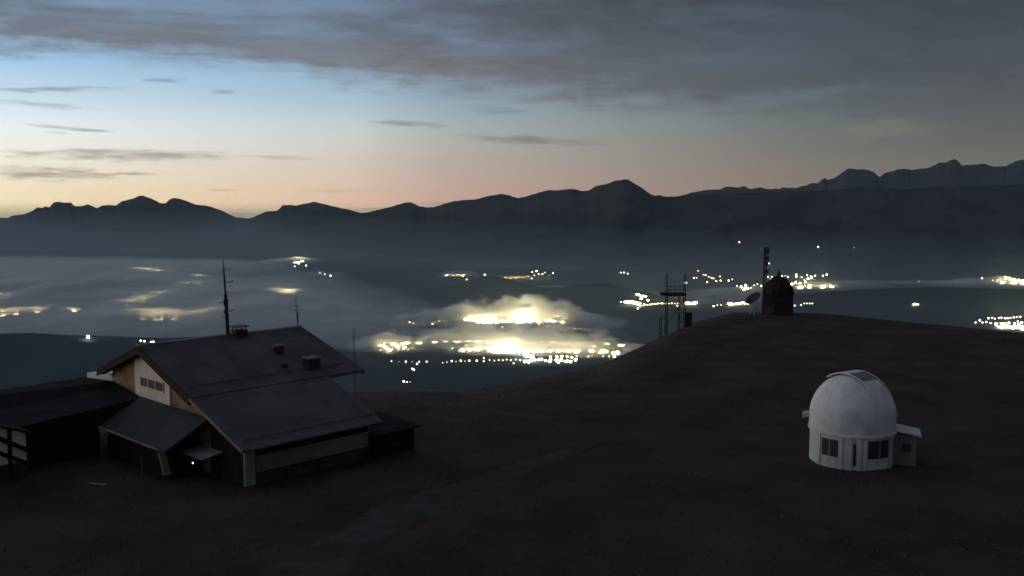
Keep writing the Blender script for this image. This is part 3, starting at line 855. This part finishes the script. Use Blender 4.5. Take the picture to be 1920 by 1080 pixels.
# ---- gravel path across the meadow
cl = [at_z(*p, 0) for p in [(470, 1150), (590, 1065), (690, 1000), (790, 948), (900, 905), (1010, 868), (1120, 835)]]
pts = []
for i in range(len(cl) - 1):
    a, b = cl[max(i - 1, 0)], cl[i]
    c, d = cl[i + 1], cl[min(i + 2, len(cl) - 1)]
    for k in range(14):
        t = k / 14
        pts.append(0.5 * ((2 * b) + (c - a) * t + (2 * a - 5 * b + 4 * c - d) * t * t + (-a + 3 * b - 3 * c + d) * t ** 3))
P = np.zeros((len(pts), 9, 3))
for i, p in enumerate(pts):
    tdir = (pts[min(i + 1, len(pts) - 1)] - pts[max(i - 1, 0)])
    tdir.z = 0
    nrm_ = Vector((tdir.y, -tdir.x, 0)).normalized()
    wd = (1.9 + 0.4 * math.sin(i * 0.21) + random.uniform(-.25, .25)) * (1 - 0.75 * (i / len(pts)) ** 2)
    for j in range(9):
        q = p + nrm_ * wd * (j / 4 - 1) * (1 + (random.uniform(-.1, .1) if j in (0, 8) else 0))
        P[i, j] = (q.x, q.y, gh(q.x, q.y) + (0.035 if 0 < j < 8 else -0.02))
path = grid_mesh('path', P[:, ::-1], 'gravel')
tag(path, 'faint pale gravel path across the dark meadow', kind='structure')

# ---- grass tussocks on the meadow
mb = MB()
NG = 9000
ga = np.radians(np.random.RandomState(5).uniform(-30, 31, NG))
gr_ = 36 + 112 * np.random.RandomState(6).rand(NG) ** 1.15
GX, GY = gr_ * np.sin(ga), gr_ * np.cos(ga)
GZ = ground_h(GX, GY)
for x, y, z in zip(GX.tolist(), GY.tolist(), GZ.tolist()):
    for k in range(4):
        b = random.uniform(0, 6.28)
        hgt = random.uniform(.04, .13) * (1.5 if random.random() < .10 else 1)
        ox, oy = random.gauss(0, .14), random.gauss(0, .14)
        w_ = .035
        mb.add([(x + ox - w_ * math.cos(b), y + oy - w_ * math.sin(b), z - .02), (x + ox + w_ * math.cos(b), y + oy + w_ * math.sin(b), z - .02),
                (x + ox + random.gauss(0, .07), y + oy + random.gauss(0, .07), z + hgt)], [(0, 1, 2)])
gr = mb.build('grass', 'blade')
tag(gr, 'dry tussock grass on the summit meadow', 'grass', kind='stuff')

# ---- the mountain hut: local x along the ridge, local -y towards the camera side (w)
HL = at_z(258, 648, 7.0)
HR = at_z(565, 612, 7.0)
he = (HR - HL).normalized()
hut_rz = math.atan2(he.y, he.x)
hut = empty('mountain_hut', (HL.x, HL.y, 0), hut_rz, 'large mountain hut with a broad grey saddle roof and cream gable', 'hut')
TS = 0.36
def H(u, w, z):
    return Vector((u, -w, z))


def roof_z(w):
    return 7.0 - TS * abs(w)


def slab(u0, u1, w0, w1, th=0.22, lift=0.0):
    m = MB()
    b = [H(u0, w0, roof_z(w0) - th + lift), H(u0, w1, roof_z(w1) - th + lift), H(u1, w1, roof_z(w1) - th + lift), H(u1, w0, roof_z(w0) - th + lift)]
    t = [p + Vector((0, 0, th)) for p in b]
    return m.hexa(b, t)


wall = MB()
# gable prism: outer walls as one closed body (kept 0.05 under the roof)
def gable_poly(u, w0, w1):
    return [H(u, w0, -0.4), H(u, w1, -0.4), H(u, w1, roof_z(w1) - 0.28), H(u, 0, 6.72), H(u, w0, roof_z(w0) - 0.28)]


wall.prism(gable_poly(0.62, -5.3, 11.6), H(8.9, 0, 0))
hw = wall.build('wall', 'plaster_brown', hut)
hw['label'] = 'brown weathered gable and side walls'
# near long wall skin, grey plaster above a dark plinth, pale corner pier
MB().box(1.35, 9.45, -11.66, -11.603, 0.75, 2.32).build('wall_panel', 'plaster_grey', hut)
MB().box(0.6, 9.5, -11.72, -11.604, -0.4, 0.7).build('plinth', 'stone', hut)
MB().box(0.55, 1.2, -11.78, -11.605, -0.2, 2.4).build('corner_pier', 'zinc', hut)['label'] = 'pale corner pier of the hut'
# dark strips under the eaves, the eave shadow put into their colour
for k in range(22):
    u = 1.3 + k * .37
    MB().box(u, u + .33, -11.70, -11.663, 1.72, 2.36 if k % 3 else 2.33).build('dark_strip', 'timber', hut)
# cream gable panel with the strip window
poly = [H(0.60, -1.75, 3.2), H(0.60, 3.05, 3.2), H(0.60, 3.05, roof_z(3.05) - 0.54), H(0.60, 0, 6.42), H(0.60, -1.75, roof_z(1.75) - 0.54)]
gp = MB().prism(poly, (-0.06, 0, 0)).build('gable_panel', 'plaster', hut)
gp['label'] = 'cream plastered middle of the gable'
wf = MB()
for w0, w1, z0, z1 in [(-.85, 2.35, 4.78, 4.84), (-.85, 2.35, 4.16, 4.22), (-.85, -.79, 4.22, 4.78), (.19, .29, 4.22, 4.78), (1.21, 1.31, 4.22, 4.78), (2.29, 2.35, 4.22, 4.78)]:
    wf.box(0.47, 0.537, -w1, -w0, z0, z1)
win = wf.build('window', 'plaster', hut)
for w0, w1 in ((-.79, .19), (.29, 1.21), (1.31, 2.29)):
    MB().box(0.515, 0.536, -w1, -w0, 4.225, 4.775).build('pane', 'glass', win)
# row of dark upright strips on the lower gable
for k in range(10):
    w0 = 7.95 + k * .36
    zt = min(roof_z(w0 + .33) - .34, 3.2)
    MB().box(.575, .618, -w0 - .32, -w0, -.35, zt - .02 * (k % 3)).build('dark_strip', 'timber', hut)
# roofs
b_ = [H(0, 0, 6.78), H(0, 6.7, roof_z(6.7) - .22), H(12.95, 6.7, roof_z(6.7) - .22), H(12.4, 0, 6.78)]
rf = MB().hexa(b_, [p + Vector((0, 0, .22)) for p in b_]).build('roof', 'roof', hut)
slab(0.0, 12.4, -6.3, 0.0).build('roof', 'roof', hut)
slab(0.0, 9.95, 6.5, 12.5, 0.18, -0.05).build('lower_roof', 'roof', hut)
MB().tube(H(-0.05, 0, 7.0), H(12.45, 0, 7.0), 0.10, n=8).build('ridge_cap', 'zinc', hut)
# barge boards under the verges; dark gable ones deepened to imitate overhang shadow
for u, v_, w0, w1, mt, dz_, hh in ((-.06, -.06, 0, 6.6, 'timber', 0, .50), (-.06, -.06, 6.62, 12.5, 'timber_pale', -.05, .17), (-.06, -.06, -6.3, 0, 'timber', 0, .52), (12.41, 12.96, 0, 6.7, 'timber', 0, .32), (12.405, 12.405, -6.3, 0, 'timber', 0, .32)):
    b = [H(u, w0, roof_z(w0) - .03 - hh + dz_), H(v_, w1, roof_z(w1) - .03 - hh + dz_), H(v_ + .055, w1, roof_z(w1) - .03 - hh + dz_), H(u + .055, w0, roof_z(w0) - .03 - hh + dz_)]
    MB().hexa(b, [p + Vector((0, 0, hh)) for p in b]).build('barge_board', mt, hut)
# soffit boards under the gable overhang
for w0, w1 in ((-6.2, -.05), (.05, 6.6)):
    b = [H(.0, w0, roof_z(w0) - .50), H(.0, w1, roof_z(w1) - .50), H(.53, w1, roof_z(w1) - .50), H(.53, w0, roof_z(w0) - .50)]
    MB().hexa(b, [p + Vector((0, 0, .05)) for p in b]).build('soffit', 'timber', hut)
# rafters of the wide right overhang, eaves board and gutter
for w in (-5.6, -3.8, -2.0, 0.3, 2.2, 4.1, 6.0):
    MB().box(9.53, 12.35, -w - .07, -w + .07, roof_z(w) - .46, roof_z(w) - .26).build('rafter', 'timber', hut)
MB().tube(H(-.1, 12.56, 2.38), H(10.0, 12.56, 2.38), 0.075, n=8).build('gutter', 'steel', hut)
MB().tube(H(0.1, 12.5, 2.34), H(0.95, 11.85, 1.9), 0.05, n=6).tube(H(.95, 11.85, 1.9), H(.95, 11.85, 0.0), 0.05, n=6).build('downpipe', 'zinc', hut)
# snow guards on the long slope
for w, u1 in ((5.7, 12.0), (11.8, 9.7)):
    m = MB()
    zz_ = roof_z(w) + (.10 if w < 6.5 else .05)
    m.tube(H(.4, w, zz_), H(u1, w, zz_), .03, n=6)
    for k in range(9):
        uu = .5 + k * (u1 - .7) / 8
        m.box(uu - .02, uu + .02, -w - .03, -w + .03, roof_z(w) - .05, zz_)
    m.build('snow_guard', 'steel', hut)
# chimneys (parts of the roof)
def chimney(u, w, sx, h, cap, label, open_cap=True, body='brick'):
    z0 = roof_z(w) - .15
    c = MB().box(u - sx, u + sx, -w - sx * .8, -w + sx * .8, z0, z0 + h).build('chimney', body, rf)
    c['label'] = label
    m = MB()
    if open_cap:
        for a in (-1, 1):
            for b in (-1, 1):
                m.box(u + a * sx * .8 - .04, u + a * sx * .8 + .04, -w + b * sx * .6 - .04, -w + b * sx * .6 + .04, z0 + h, z0 + h + .22)
        m.box(u - sx * 1.25, u + sx * 1.25, -w - sx * 1.1, -w + sx * 1.1, z0 + h + .22, z0 + h + .29)
    else:
        m.box(u - sx * 1.2, u + sx * 1.2, -w - sx * 1.05, -w + sx * 1.05, z0 + h, z0 + h + .10)
    m.build('chimney_cap', cap, rf)


chimney(7.25, 0.15, .44, .50, 'steel', 'dark ridge chimney with a raised cover plate', True, 'rust')
chimney(8.5, 3.1, .28, .62, 'plaster_grey', 'red brick chimney high on the roof', False)
chimney(9.5, 5.5, .44, .80, 'plaster_grey', 'red brick chimney low on the roof', False)
MB().box(7.55, 7.9, -5.1, -4.75, roof_z(4.9) - .1, roof_z(4.9) + .22).build('vent', 'brick', rf)
# dark porch built on at the right end
pr = MB()
pr.box(9.55, 12.9, -12.0, -8.6, -0.5, 1.45)
po = pr.build('porch', 'timber', hut)
MB().hexa([H(9.52, 8.3, 1.72), H(9.52, 12.4, 1.46), H(13.2, 12.4, 1.46), H(13.2, 8.3, 1.72)], [H(9.52, 8.3, 1.80), H(9.52, 12.4, 1.54), H(13.2, 12.4, 1.54), H(13.2, 8.3, 1.80)]).build('porch_roof', 'roof_dark', hut)
for k in range(9):
    u = 9.7 + k * .36
    MB().box(u, u + .30, -12.05, -12.002, -.4, 1.4).build('plank', 'timber', po)
# lean-to on the gable side
lt = MB()
lt.hexa([H(.52, -.9, 3.30), H(.52, 7.9, 3.30), H(-2.3, 7.9, 1.83), H(-2.3, -.9, 1.83)], [H(.52, -.9, 3.46), H(.52, 7.9, 3.46), H(-2.3, 7.9, 1.99), H(-2.3, -.9, 1.99)])
lt.build('lean_to_roof', 'roof_low', hut)
MB().tube(H(-2.36, -1.0, 1.93), H(-2.36, 7.2, 1.93), .07, n=8).build('gutter', 'timber_pale', hut)
MB().box(-1.9, .55, -6.9, .6, -.4, 1.75).build('lean_to', 'timber', hut)
MB().hexa([H(-2.02, 6.95, .35), H(-1.62, 6.95, .35), H(-1.62, 7.25, .35), H(-2.02, 7.25, .35)], [H(-2.32, 7.0, 1.75), H(-1.98, 7.0, 1.75), H(-1.98, 7.3, 1.75), H(-2.32, 7.3, 1.75)]).build('bracket', 'timber_pale', hut)['label'] = 'pale slanting timber bracket under the lean-to eave'
# awning and lamp at the side door
MB().hexa([H(.52, 6.7, 1.62), H(.52, 9.4, 1.62), H(-.75, 9.2, 1.38), H(-.75, 6.9, 1.38)], [H(.52, 6.7, 1.68), H(.52, 9.4, 1.68), H(-.75, 9.2, 1.44), H(-.75, 6.9, 1.44)]).build('awning', 'zinc', hut)['label'] = 'pale awning over the side door'
MB().box(.48, .572, -9.0, -8.0, -.3, 1.5).build('door', 'timber', hut)
# dark wing at the far left with a low roof
top_ = [H(-.4, -7.5, 4.0), H(.50, -5.1, 3.92), H(.50, -.95, 3.45), H(-2.36, -.95, 1.98), H(-15, -.7, 2.34), H(-15, -7.7, 3.69)]
MB().prism([p - Vector((0, 0, .12)) for p in top_], (0, 0, .12)).build('wing_roof', 'roof_dark', hut)
MB().prism([H(-2.1, -1.4, -.5), H(-2.1, -7.2, -.5), H(-2.1, -7.2, 3.6), H(-2.1, -1.4, 2.2)], (-12.5, 0, 0)).build('wing', 'timber', hut)
MB().hexa([H(-15, -7.75, 3.57), H(-.4, -7.55, 3.88), H(-.9, -11, 2.9), H(-15, -11, 2.6)][::-1], [H(-15, -7.75, 3.68), H(-.4, -7.55, 3.99), H(-.9, -11, 3.0), H(-15, -11, 2.7)][::-1]).build('wing_roof', 'roof_dark', hut)
# white roof parapet showing between wing and gable
MB().hexa([H(.65, -9.6, 2.9), H(.65, -5.4, 2.9), H(3.6, -5.4, 2.9), H(3.6, -9.6, 2.9)], [H(.65, -9.6, 3.9), H(.65, -5.4, 4.33), H(3.6, -5.4, 4.33), H(3.6, -9.6, 3.9)]).build('parapet', 'white', hut)['label'] = 'white parapet behind the dark wing'

hut_m = hut.matrix_world
bpy.context.view_layer.update()
hut_m = hut.matrix_world.copy()
def HW(u, w, z):
    return hut_m @ H(u, w, z)


# ---- lit lamp at the side door
lm = empty('wall_lamp', HW(-.78, 8.25, 1.05), hut_rz, 'small lit white lamp under the pale awning of the hut', 'lamp')
MB().box(-.06, .06, -.06, .06, .10, .38).build('hanger', 'steel', lm)
MB().lathe([(0.0, -.045), (.034, -.034), (.048, .0), (.034, .036), (0.0, .045)], 12).build('bulb', emit('lamp_glow', (1.0, .96, .88), 5.0), lm)

# ---- pale shed with dark braces in front of the wing, at the far left edge
nb = empty('timber_frame_shed', HW(-10, 0, 0), hut_rz, 'pale walled shed with dark slanting braces at the left edge', 'shed')
def H2(u, w, z):
    return H(u + 10, w, z)


MB().prism([H2(-13, .3, -.5), H2(-7.2, .3, -.5), H2(-7.2, .3, 2.62), H2(-13, .3, 4.9)], H(0, -.9, 0)).build('wall', 'plaster', nb)
for u0, z0, u1, z1, t in ((-9.2, 2.9, -7.1, 1.55, .15), (-9.2, 2.0, -7.1, .75, .13), (-8.15, -.3, -8.1, 3.0, .12), (-9.4, -.3, -9.35, 3.4, .12)):
    MB().tube(H2(u0, .33, z0), H2(u1, .33, z1), t, n=6).build('brace', 'timber', nb)
MB().prism([H2(-13, .36, -.5), H2(-7.15, .36, -.5), H2(-7.15, .36, .95), H2(-13, .36, .95)], H(0, -.055, 0)).build('plinth', 'stone', nb)
b = [H2(-13.2, .55, 5.0), H2(-6.95, .55, 2.58), H2(-6.95, -.65, 2.58), H2(-13.2, -.65, 5.0)]
MB().hexa(b, [p + Vector((0, 0, .12)) for p in b]).build('roof', 'roof_dark', nb)

# ---- fence posts and a plank lying in front of the hut
for (x, y0, y1, lb) in ((268, 912, 858, 'thin pole standing in front of the lean-to'),):
    g = ground_at(x, y0)
    d = math.hypot(g.x, g.y)
    MBp = MB().tube((0, 0, -.1), (0, 0, (y0 - y1) / FPX * d), .045, .03, 8).lathe([(0.0, 1.75), (.07, 1.72), (.07, 1.66), (.03, 1.62)], 8)
    o = MBp.build('pole', 'steel')
    o.location = g
    tag(o, lb, 'pole')
g = ground_at(183, 910)
o = MB().box(-.65, .65, -.10, .10, 0, .05).box(-.55, -.45, -.09, .09, -.04, 0.0).box(.45, .55, -.09, .09, -.04, 0.0).build('plank', 'plaster_brown')
o.location = (g.x, g.y, g.z + .04)
o.rotation_euler = (0, 0, R(-22))
tag(o, 'pale plank lying on the dark ground before the wing', 'plank')

# ---- antennas on the hut roof
def arm(m, z, a, ln, r=.022, tip=0.0):
    q = Vector((math.cos(a) * ln, math.sin(a) * ln, z))
    m.tube((0, 0, z), q, r, n=6)
    if tip:
        m.tube(q, q + Vector((math.cos(a) * .12, 0, tip)), r * 1.2, n=6)


am = empty('antenna_mast', HW(6.45, 0.0, 6.95), 0, 'tall dark antenna mast with many side arms on the hut ridge', 'antenna')
MB().tube((0, 0, 0), (-.06, 0, 2.3), .14, .11, 10).tube((-.06, 0, 2.3), (-.16, 0, 4.5), .075, .06, 8).tube((-.16, 0, 4.5), (-.20, 0, 5.3), .04, .03, 6).build('pole', 'rust', am)
for z, a, ln, tip in ((4.62, 0.1, .42, 0), (4.62, 3.2, .26, 0), (3.72, 0, .36, .14), (3.72, 3.14, .30, 0), (2.28, 3.0, .55, 0), (1.72, 0.1, .32, .12), (1.30, 3.1, .40, 0), (.68, 0.0, .22, 0), (3.02, 0, .14, 0), (.55, 3.14, .16, 0)):
    m = MB()
    arm(m, z, a, ln, .026, tip)
    m.build('side_arm', 'rust', am)
for z, s in ((2.62, .10), (2.3, .13), (2.05, .12), (1.55, .12)):
    MB().box(-.08 - s, -.08 + s, -s, s, z, z + .24).build('clamp_box', 'rust', am)

a2 = empty('antenna_mast', HW(12.1, 0.0, 6.95), 0, 'thin aerial at the right end of the hut ridge', 'antenna')
MB().tube((0, 0, 0), (-.10, 0, 2.3), .035, .018, 8).build('pole', 'steel', a2)
for z, ln in ((1.62, .26), (1.2, .16), (2.02, .12)):
    MB().tube((-.06 - ln, 0, z), (-.06 + ln, 0, z), .018, n=6).build('side_arm', 'steel', a2)
MB().tube((.02, 0, 1.1), (.06, 0, .25), .05, .03, 6).build('cable_box', 'steel', a2)

g = ground_at(665, 737)
a3 = empty('antenna_mast', (g.x, g.y, g.z), 0, 'short thin pole standing in the meadow behind the hut', 'antenna')

# ---- white observatory with dome
oc = Vector((21.55, 61.35, 0))
oc.z = gh(oc.x, oc.y) - 0.05
view_a = math.atan2(-oc.y, -oc.x)            # direction from the dome to the camera
ob = empty('observatory', oc, view_a, 'white round observatory with slit dome on the meadow', 'observatory')
RO = 2.55
MB().lathe([(0, -.3), (RO, -.3), (RO, 2.12), (RO - .2, 2.12), (0, 2.12)], 32).build('wall', 'white', ob, smooth=False)
prof = [(RO + .05, 2.06), (RO + .07, 2.3), (RO + .05, 2.95)]
for k in range(1, 15):
    t = k / 15 * math.pi / 2
    prof.append(((RO + .05) * math.cos(t), 2.95 + 2.62 * math.sin(t)))
prof.append((0.0, 5.57))
dm = MB().lathe(prof, 48).build('dome', 'white_sheet', ob, smooth=True)
# seams between the dome sheets
for k in range(16):
    a = k * math.pi / 8 + .1
    m = MB()
    pp = [(r * 1.004 + .004, z) for r, z in prof[1:-2]]
    for (r1, z1), (r2, z2) in zip(pp[:-1], pp[1:]):
        m.tube((r1 * math.cos(a), r1 * math.sin(a), z1), (r2 * math.cos(a), r2 * math.sin(a), z2), .006, n=4)
    m.build('seam', 'white_sheet', dm)
MB().lathe([(RO + .055, 2.02), (RO + .14, 2.02), (RO + .14, 2.16), (RO + .08, 2.20)], 48).build('dome_ring', 'white', ob)
# shutter: raised arched cover over the slit, pushed over the top towards the back right
sl = math.radians(52)            # slit direction, from camera side towards image right and back
ux_, uy_ = math.cos(sl), math.sin(sl)
vx_, vy_ = -uy_, ux_
def shutter(t0, t1, hw_, r_, th, name, mt):
    m = MB()
    n = 14
    vs = []
    for k in range(n + 1):
        t = t0 + (t1 - t0) * k / n
        for rr, hh in ((r_, -hw_), (r_, hw_), (r_ + th, hw_), (r_ + th, -hw_)):
            c, s_ = math.sin(t) * rr, math.cos(t) * rr
            vs.append((ux_ * c + vx_ * hh, uy_ * c + vy_ * hh, 2.95 + s_ * 1.022))
    fs = []
    for k in range(n):
        for j in range(4):
            fs.append((k * 4 + j, k * 4 + (j + 1) % 4, (k + 1) * 4 + (j + 1) % 4, (k + 1) * 4 + j))
    fs += [(3, 2, 1, 0), (n * 4, n * 4 + 1, n * 4 + 2, n * 4 + 3)]
    m.add(vs, fs)
    return m.build(name, mt, ob)


shutter(R(-34), R(5), .80, RO + .06, .07, 'shutter', 'white_sheet')
shutter(R(4), R(27), .70, RO + .055, .02, 'slit', 'plaster_grey')
shutter(R(28), R(84), .66, RO + .055, .03, 'slit_door', 'white_sheet')
for s_ in (-1, 1):
    m = MB()
    for k in range(12):
        t0, t1 = R(-30 + k * 9.5), R(-30 + (k + 1) * 9.5)
        r_ = RO + .10
        a = (ux_ * math.sin(t0) * r_ + vx_ * s_ * .80, uy_ * math.sin(t0) * r_ + vy_ * s_ * .80, 2.95 + math.cos(t0) * r_ * 1.015)
        b = (ux_ * math.sin(t1) * r_ + vx_ * s_ * .80, uy_ * math.sin(t1) * r_ + vy_ * s_ * .80, 2.95 + math.cos(t1) * r_ * 1.015)
        m.tube(a, b, .03, n=6)
    m.build('slit_rail', 'white_sheet', ob)
# openings in the round wall; angle 0 faces the camera, positive turns to image right
def on_wall(name, mt, adeg, wdt, z0, z1, th=.05, parent=ob, inset=0.0, m=None):
    n = 6
    m = m or MB()
    a0, a1 = R(adeg) - wdt / RO / 2, R(adeg) + wdt / RO / 2
    vs = []
    for k in range(n + 1):
        a = a0 + (a1 - a0) * k / n
        for r_, z in ((RO - .04, z0), (RO + th, z0), (RO + th, z1), (RO - .04, z1)):
            vs.append((r_ * math.cos(a), r_ * math.sin(a), z))
    fs = [(3, 2, 1, 0), (n * 4, n * 4 + 1, n * 4 + 2, n * 4 + 3)]
    for k in range(n):
        for j in range(4):
            fs.append((k * 4 + j, k * 4 + (j + 1) % 4, (k + 1) * 4 + (j + 1) % 4, (k + 1) * 4 + j))
    m.add(vs, fs)
    return m.build(name, mt, parent)


for ad, wd, z0, z1 in ((-30, 1.12, .72, 1.78), (40, 1.55, .72, 1.86)):
    wdw = on_wall('window', 'glass', ad, wd, z0, z1, .018)
    for dz0, dz1 in ((z0 - .10, z0 - .02), (z1 + .01, z1 + .07)):
        on_wall('frame', 'white', ad, wd + .14, dz0, dz1, .07, wdw)
    on_wall('mullion', 'zinc', ad, .06, z0, z1, .03, wdw)
on_wall('slot', 'glass', 4.5, .17, .28, 1.66, .02)
for ad in (-48, -14, -2, 11, 18, 62):
    on_wall('pilaster', 'white', ad, .24, -.25, 1.98, .06)
on_wall('door', 'zinc', 66, .8, -.1, 1.8, .05)
# small drive box at the left of the dome
MB().box(-.25, .25, -RO - .38, -RO - .02, 2.62, 2.92).box(-.1, .1, -RO - .5, -RO - .36, 2.5, 2.86).build('drive_box', 'white', ob)
# lean-to on the right
MB().box(-1.35, .35, RO - .05, RO + 1.25, -.3, 1.94).build('annex', 'plaster_grey', ob)
MB().hexa([(-1.5, RO - .02, 2.15), (.5, RO - .02, 2.15), (.5, RO + 1.5, 1.92), (-1.5, RO + 1.5, 1.92)], [(-1.5, RO - .02, 2.24), (.5, RO - .02, 2.24), (.5, RO + 1.5, 2.0), (-1.5, RO + 1.5, 2.0)]).build('annex_roof', 'white', ob)
MB().box(.352, .385, RO + .45, RO + .95, .9, 1.4).build('annex_window', 'glass', ob)

# ---- domed hut on the hilltop with mast, drum and platform frame
def hill_top(px, d):
    v = ray(px, 560)
    k = d / math.hypot(v.x, v.y)
    x, y = v.x * k, v.y * k
    return Vector((x, y, gh(x, y)))


ct = hill_top(1459, 139)
dh = empty('domed_hut', ct, math.atan2(-ct.y, -ct.x), 'small dark round hut with domed roof on the hilltop', 'hut')
MB().lathe([(0, -.8), (2.08, -.8), (2.06, 0), (2.0, 2.75), (0, 2.75)], 14).build('wall', 'stone', dh)
MB().lathe([(2.06, 2.66), (2.12, 2.82), (2.02, 3.3), (1.78, 3.9), (1.4, 4.45), (.95, 4.85), (.5, 5.12), (.28, 5.3), (.2, 5.6), (.12, 5.75), (0, 5.8)], 20).build('roof', 'shingle_brown', dh, smooth=True)
MB().tube((0, 0, 5.7), (0, 0, 6.4), .07, .03, 8).lathe([(0, 6.02), (.13, 5.97), (.16, 5.9), (.1, 5.8), (0, 5.78)], 10).build('finial', 'rust', dh)
for k in range(14):
    a = k * 2 * math.pi / 14
    m = MB()
    pp = [(2.13, 2.82), (2.03, 3.3), (1.79, 3.9), (1.41, 4.45), (.96, 4.85), (.5, 5.13)]
    for (r1, z1), (r2, z2) in zip(pp[:-1], pp[1:]):
        m.tube((r1 * math.cos(a), r1 * math.sin(a), z1), (r2 * math.cos(a), r2 * math.sin(a), z2), .045, n=5)
    m.build('roof_rib', 'rust', dh)
MB().box(1.9, 2.1, -.45, .45, -.4, 1.9).build('door', 'timber', dh)
MB().box(1.5, 1.82, -1.35, -.9, 1.2, 1.9).build('window', 'glass', dh)

g = hill_top(1432.5, 138)
mm = empty('antenna_mast', g, 0, 'dark antenna mast with box head beside the domed hut', 'antenna')
for lx, ly in ((-.22, -.12), (.22, -.12), (0, .24)):
    MB().tube((lx, ly, -.6), (lx * .8, ly * .8, 8.9), .055, .045, 6).build('leg', 'rust', mm)
for k in range(17):
    z = .2 + k * .52
    q = 1 if k % 2 else -1
    MB().tube((-.21 * q, -.12, z), (.21 * q, -.12, z + .52), .028, n=5).tube((-.2 * q, -.1, z), (0, .22, z + .5), .024, n=5).build('brace', 'rust', mm)
MB().box(-.22, .50, -.2, .2, 8.3, 9.15).build('antenna_panel', 'steel', mm)
MB().box(-.66, -.44, -.12, .12, 8.35, 9.0).tube((-.5, 0, 8.6), (0, 0, 8.6), .04, n=6).build('antenna_panel', 'zinc', mm)
for z in (7.4, 6.7, 5.6):
    MB().box(-.05, .5, -.12, .12, z, z + .5).build('antenna_panel', 'steel', mm)
for k in range(8):
    MB().tube((-.3, 0, 1 + k * .75), (.3, 0, 1 + k * .75), .025, n=5).build('step', 'steel', mm)

g = hill_top(1411, 137)
ds = empty('satellite_dish', g, math.atan2(-g.y, -g.x), 'dark dish on a stand left of the domed hut', 'dish')
MB().tube((0, .35, -.4), (0, .35, 1.4), .16, .12, 8).tube((0, 1.0, -.4), (0, .6, 1.2), .07, n=6).tube((0, -.5, -.4), (0, .1, 1.2), .07, n=6).build('stand', 'zinc', ds)
m = MB()
m.lathe([(0, 0), (.5, .07), (.9, .24), (1.2, .42), (1.16, .47), (.86, .31), (.45, .15), (0, .09)], 20)
dsh = m.build('dish', 'dish', ds, smooth=True)
dsh.location = (0, .25, 1.95)
dsh.rotation_euler = (R(40), 0, R(35))
MB().tube((0, .25, 1.95), (.2, -.65, 2.4), .04, n=6).build('feed_arm', 'steel', ds)

g = hill_top(1255, 124)
pf = empty('platform_frame', g, R(6), 'open steel frame with railed platform on the slope', 'frame')
for x, y, z0, z1 in ((-.35, 0, -1.2, 7.6), (1.95, 0, -1.2, 7.5), (-.95, .5, -1.6, 2.0), (-.05, 1.2, -1.2, 4.9), (1.6, 1.2, -1.0, 4.9)):
    post = MB().tube((x - .13, y, z0), (x - .10, y, z1), .05, .04, 6).tube((x + .13, y, z0), (x + .10, y, z1), .05, .04, 6).build('post', 'rust', pf)
    for k in range(int((z1 - z0) / .55)):
        q = 1 if k % 2 else -1
        MB().tube((x - .12 * q, y, z0 + .3 + k * .55), (x + .12 * q, y, z0 + .3 + (k + 1) * .55), .022, n=5).build('rung', 'rust', post)
MB().box(-.6, 2.05, -.4, 1.5, 4.75, 5.1).build('platform', 'rust', pf)
MB().box(-1.15, -.62, -.2, .2, 4.85, 5.25).build('side_bracket', 'rust', pf)
for z in (5.55, 6.0):
    MB().tube((-.35, 0, z), (1.95, 0, z), .04, n=6).build('rail', 'rust', pf)
for x in (.1, .75, 1.35):
    MB().tube((x, 0, 5.1), (x, 0, 6.0), .035, n=6).build('baluster', 'rust', pf)
for x0, z0, x1, z1 in ((-.35, 1.0, 1.95, 4.5), (1.95, 1.0, -.35, 4.5), (-.95, 1.8, -.35, 2.4), (-.95, .4, -.35, .4), (-.35, 3.0, 1.95, 3.0)):
    MB().tube((x0, .06, z0), (x1, .06, z1), .035, n=6).build('brace', 'rust', pf)
g = hill_top(1291, 128)
o = MB().box(-.42, .42, -.4, .4, -.3, 1.7).box(-.5, .5, -.48, .48, 1.7, 1.82).box(-.3, .3, -.43, -.402, .2, 1.5).build('switch_box', 'rust')
o.location = g
tag(o, 'dark switch cabinet right of the platform frame', 'cabinet')

# ---- short pole behind the hut
MB().tube((0, 0, -.3), (0, 0, 6.1), .05, .03, 8).build('pole', 'steel', a3)
MB().tube((-.25, 0, 5.3), (.25, 0, 5.3), .03, n=6).build('cross_arm', 'steel', a3)
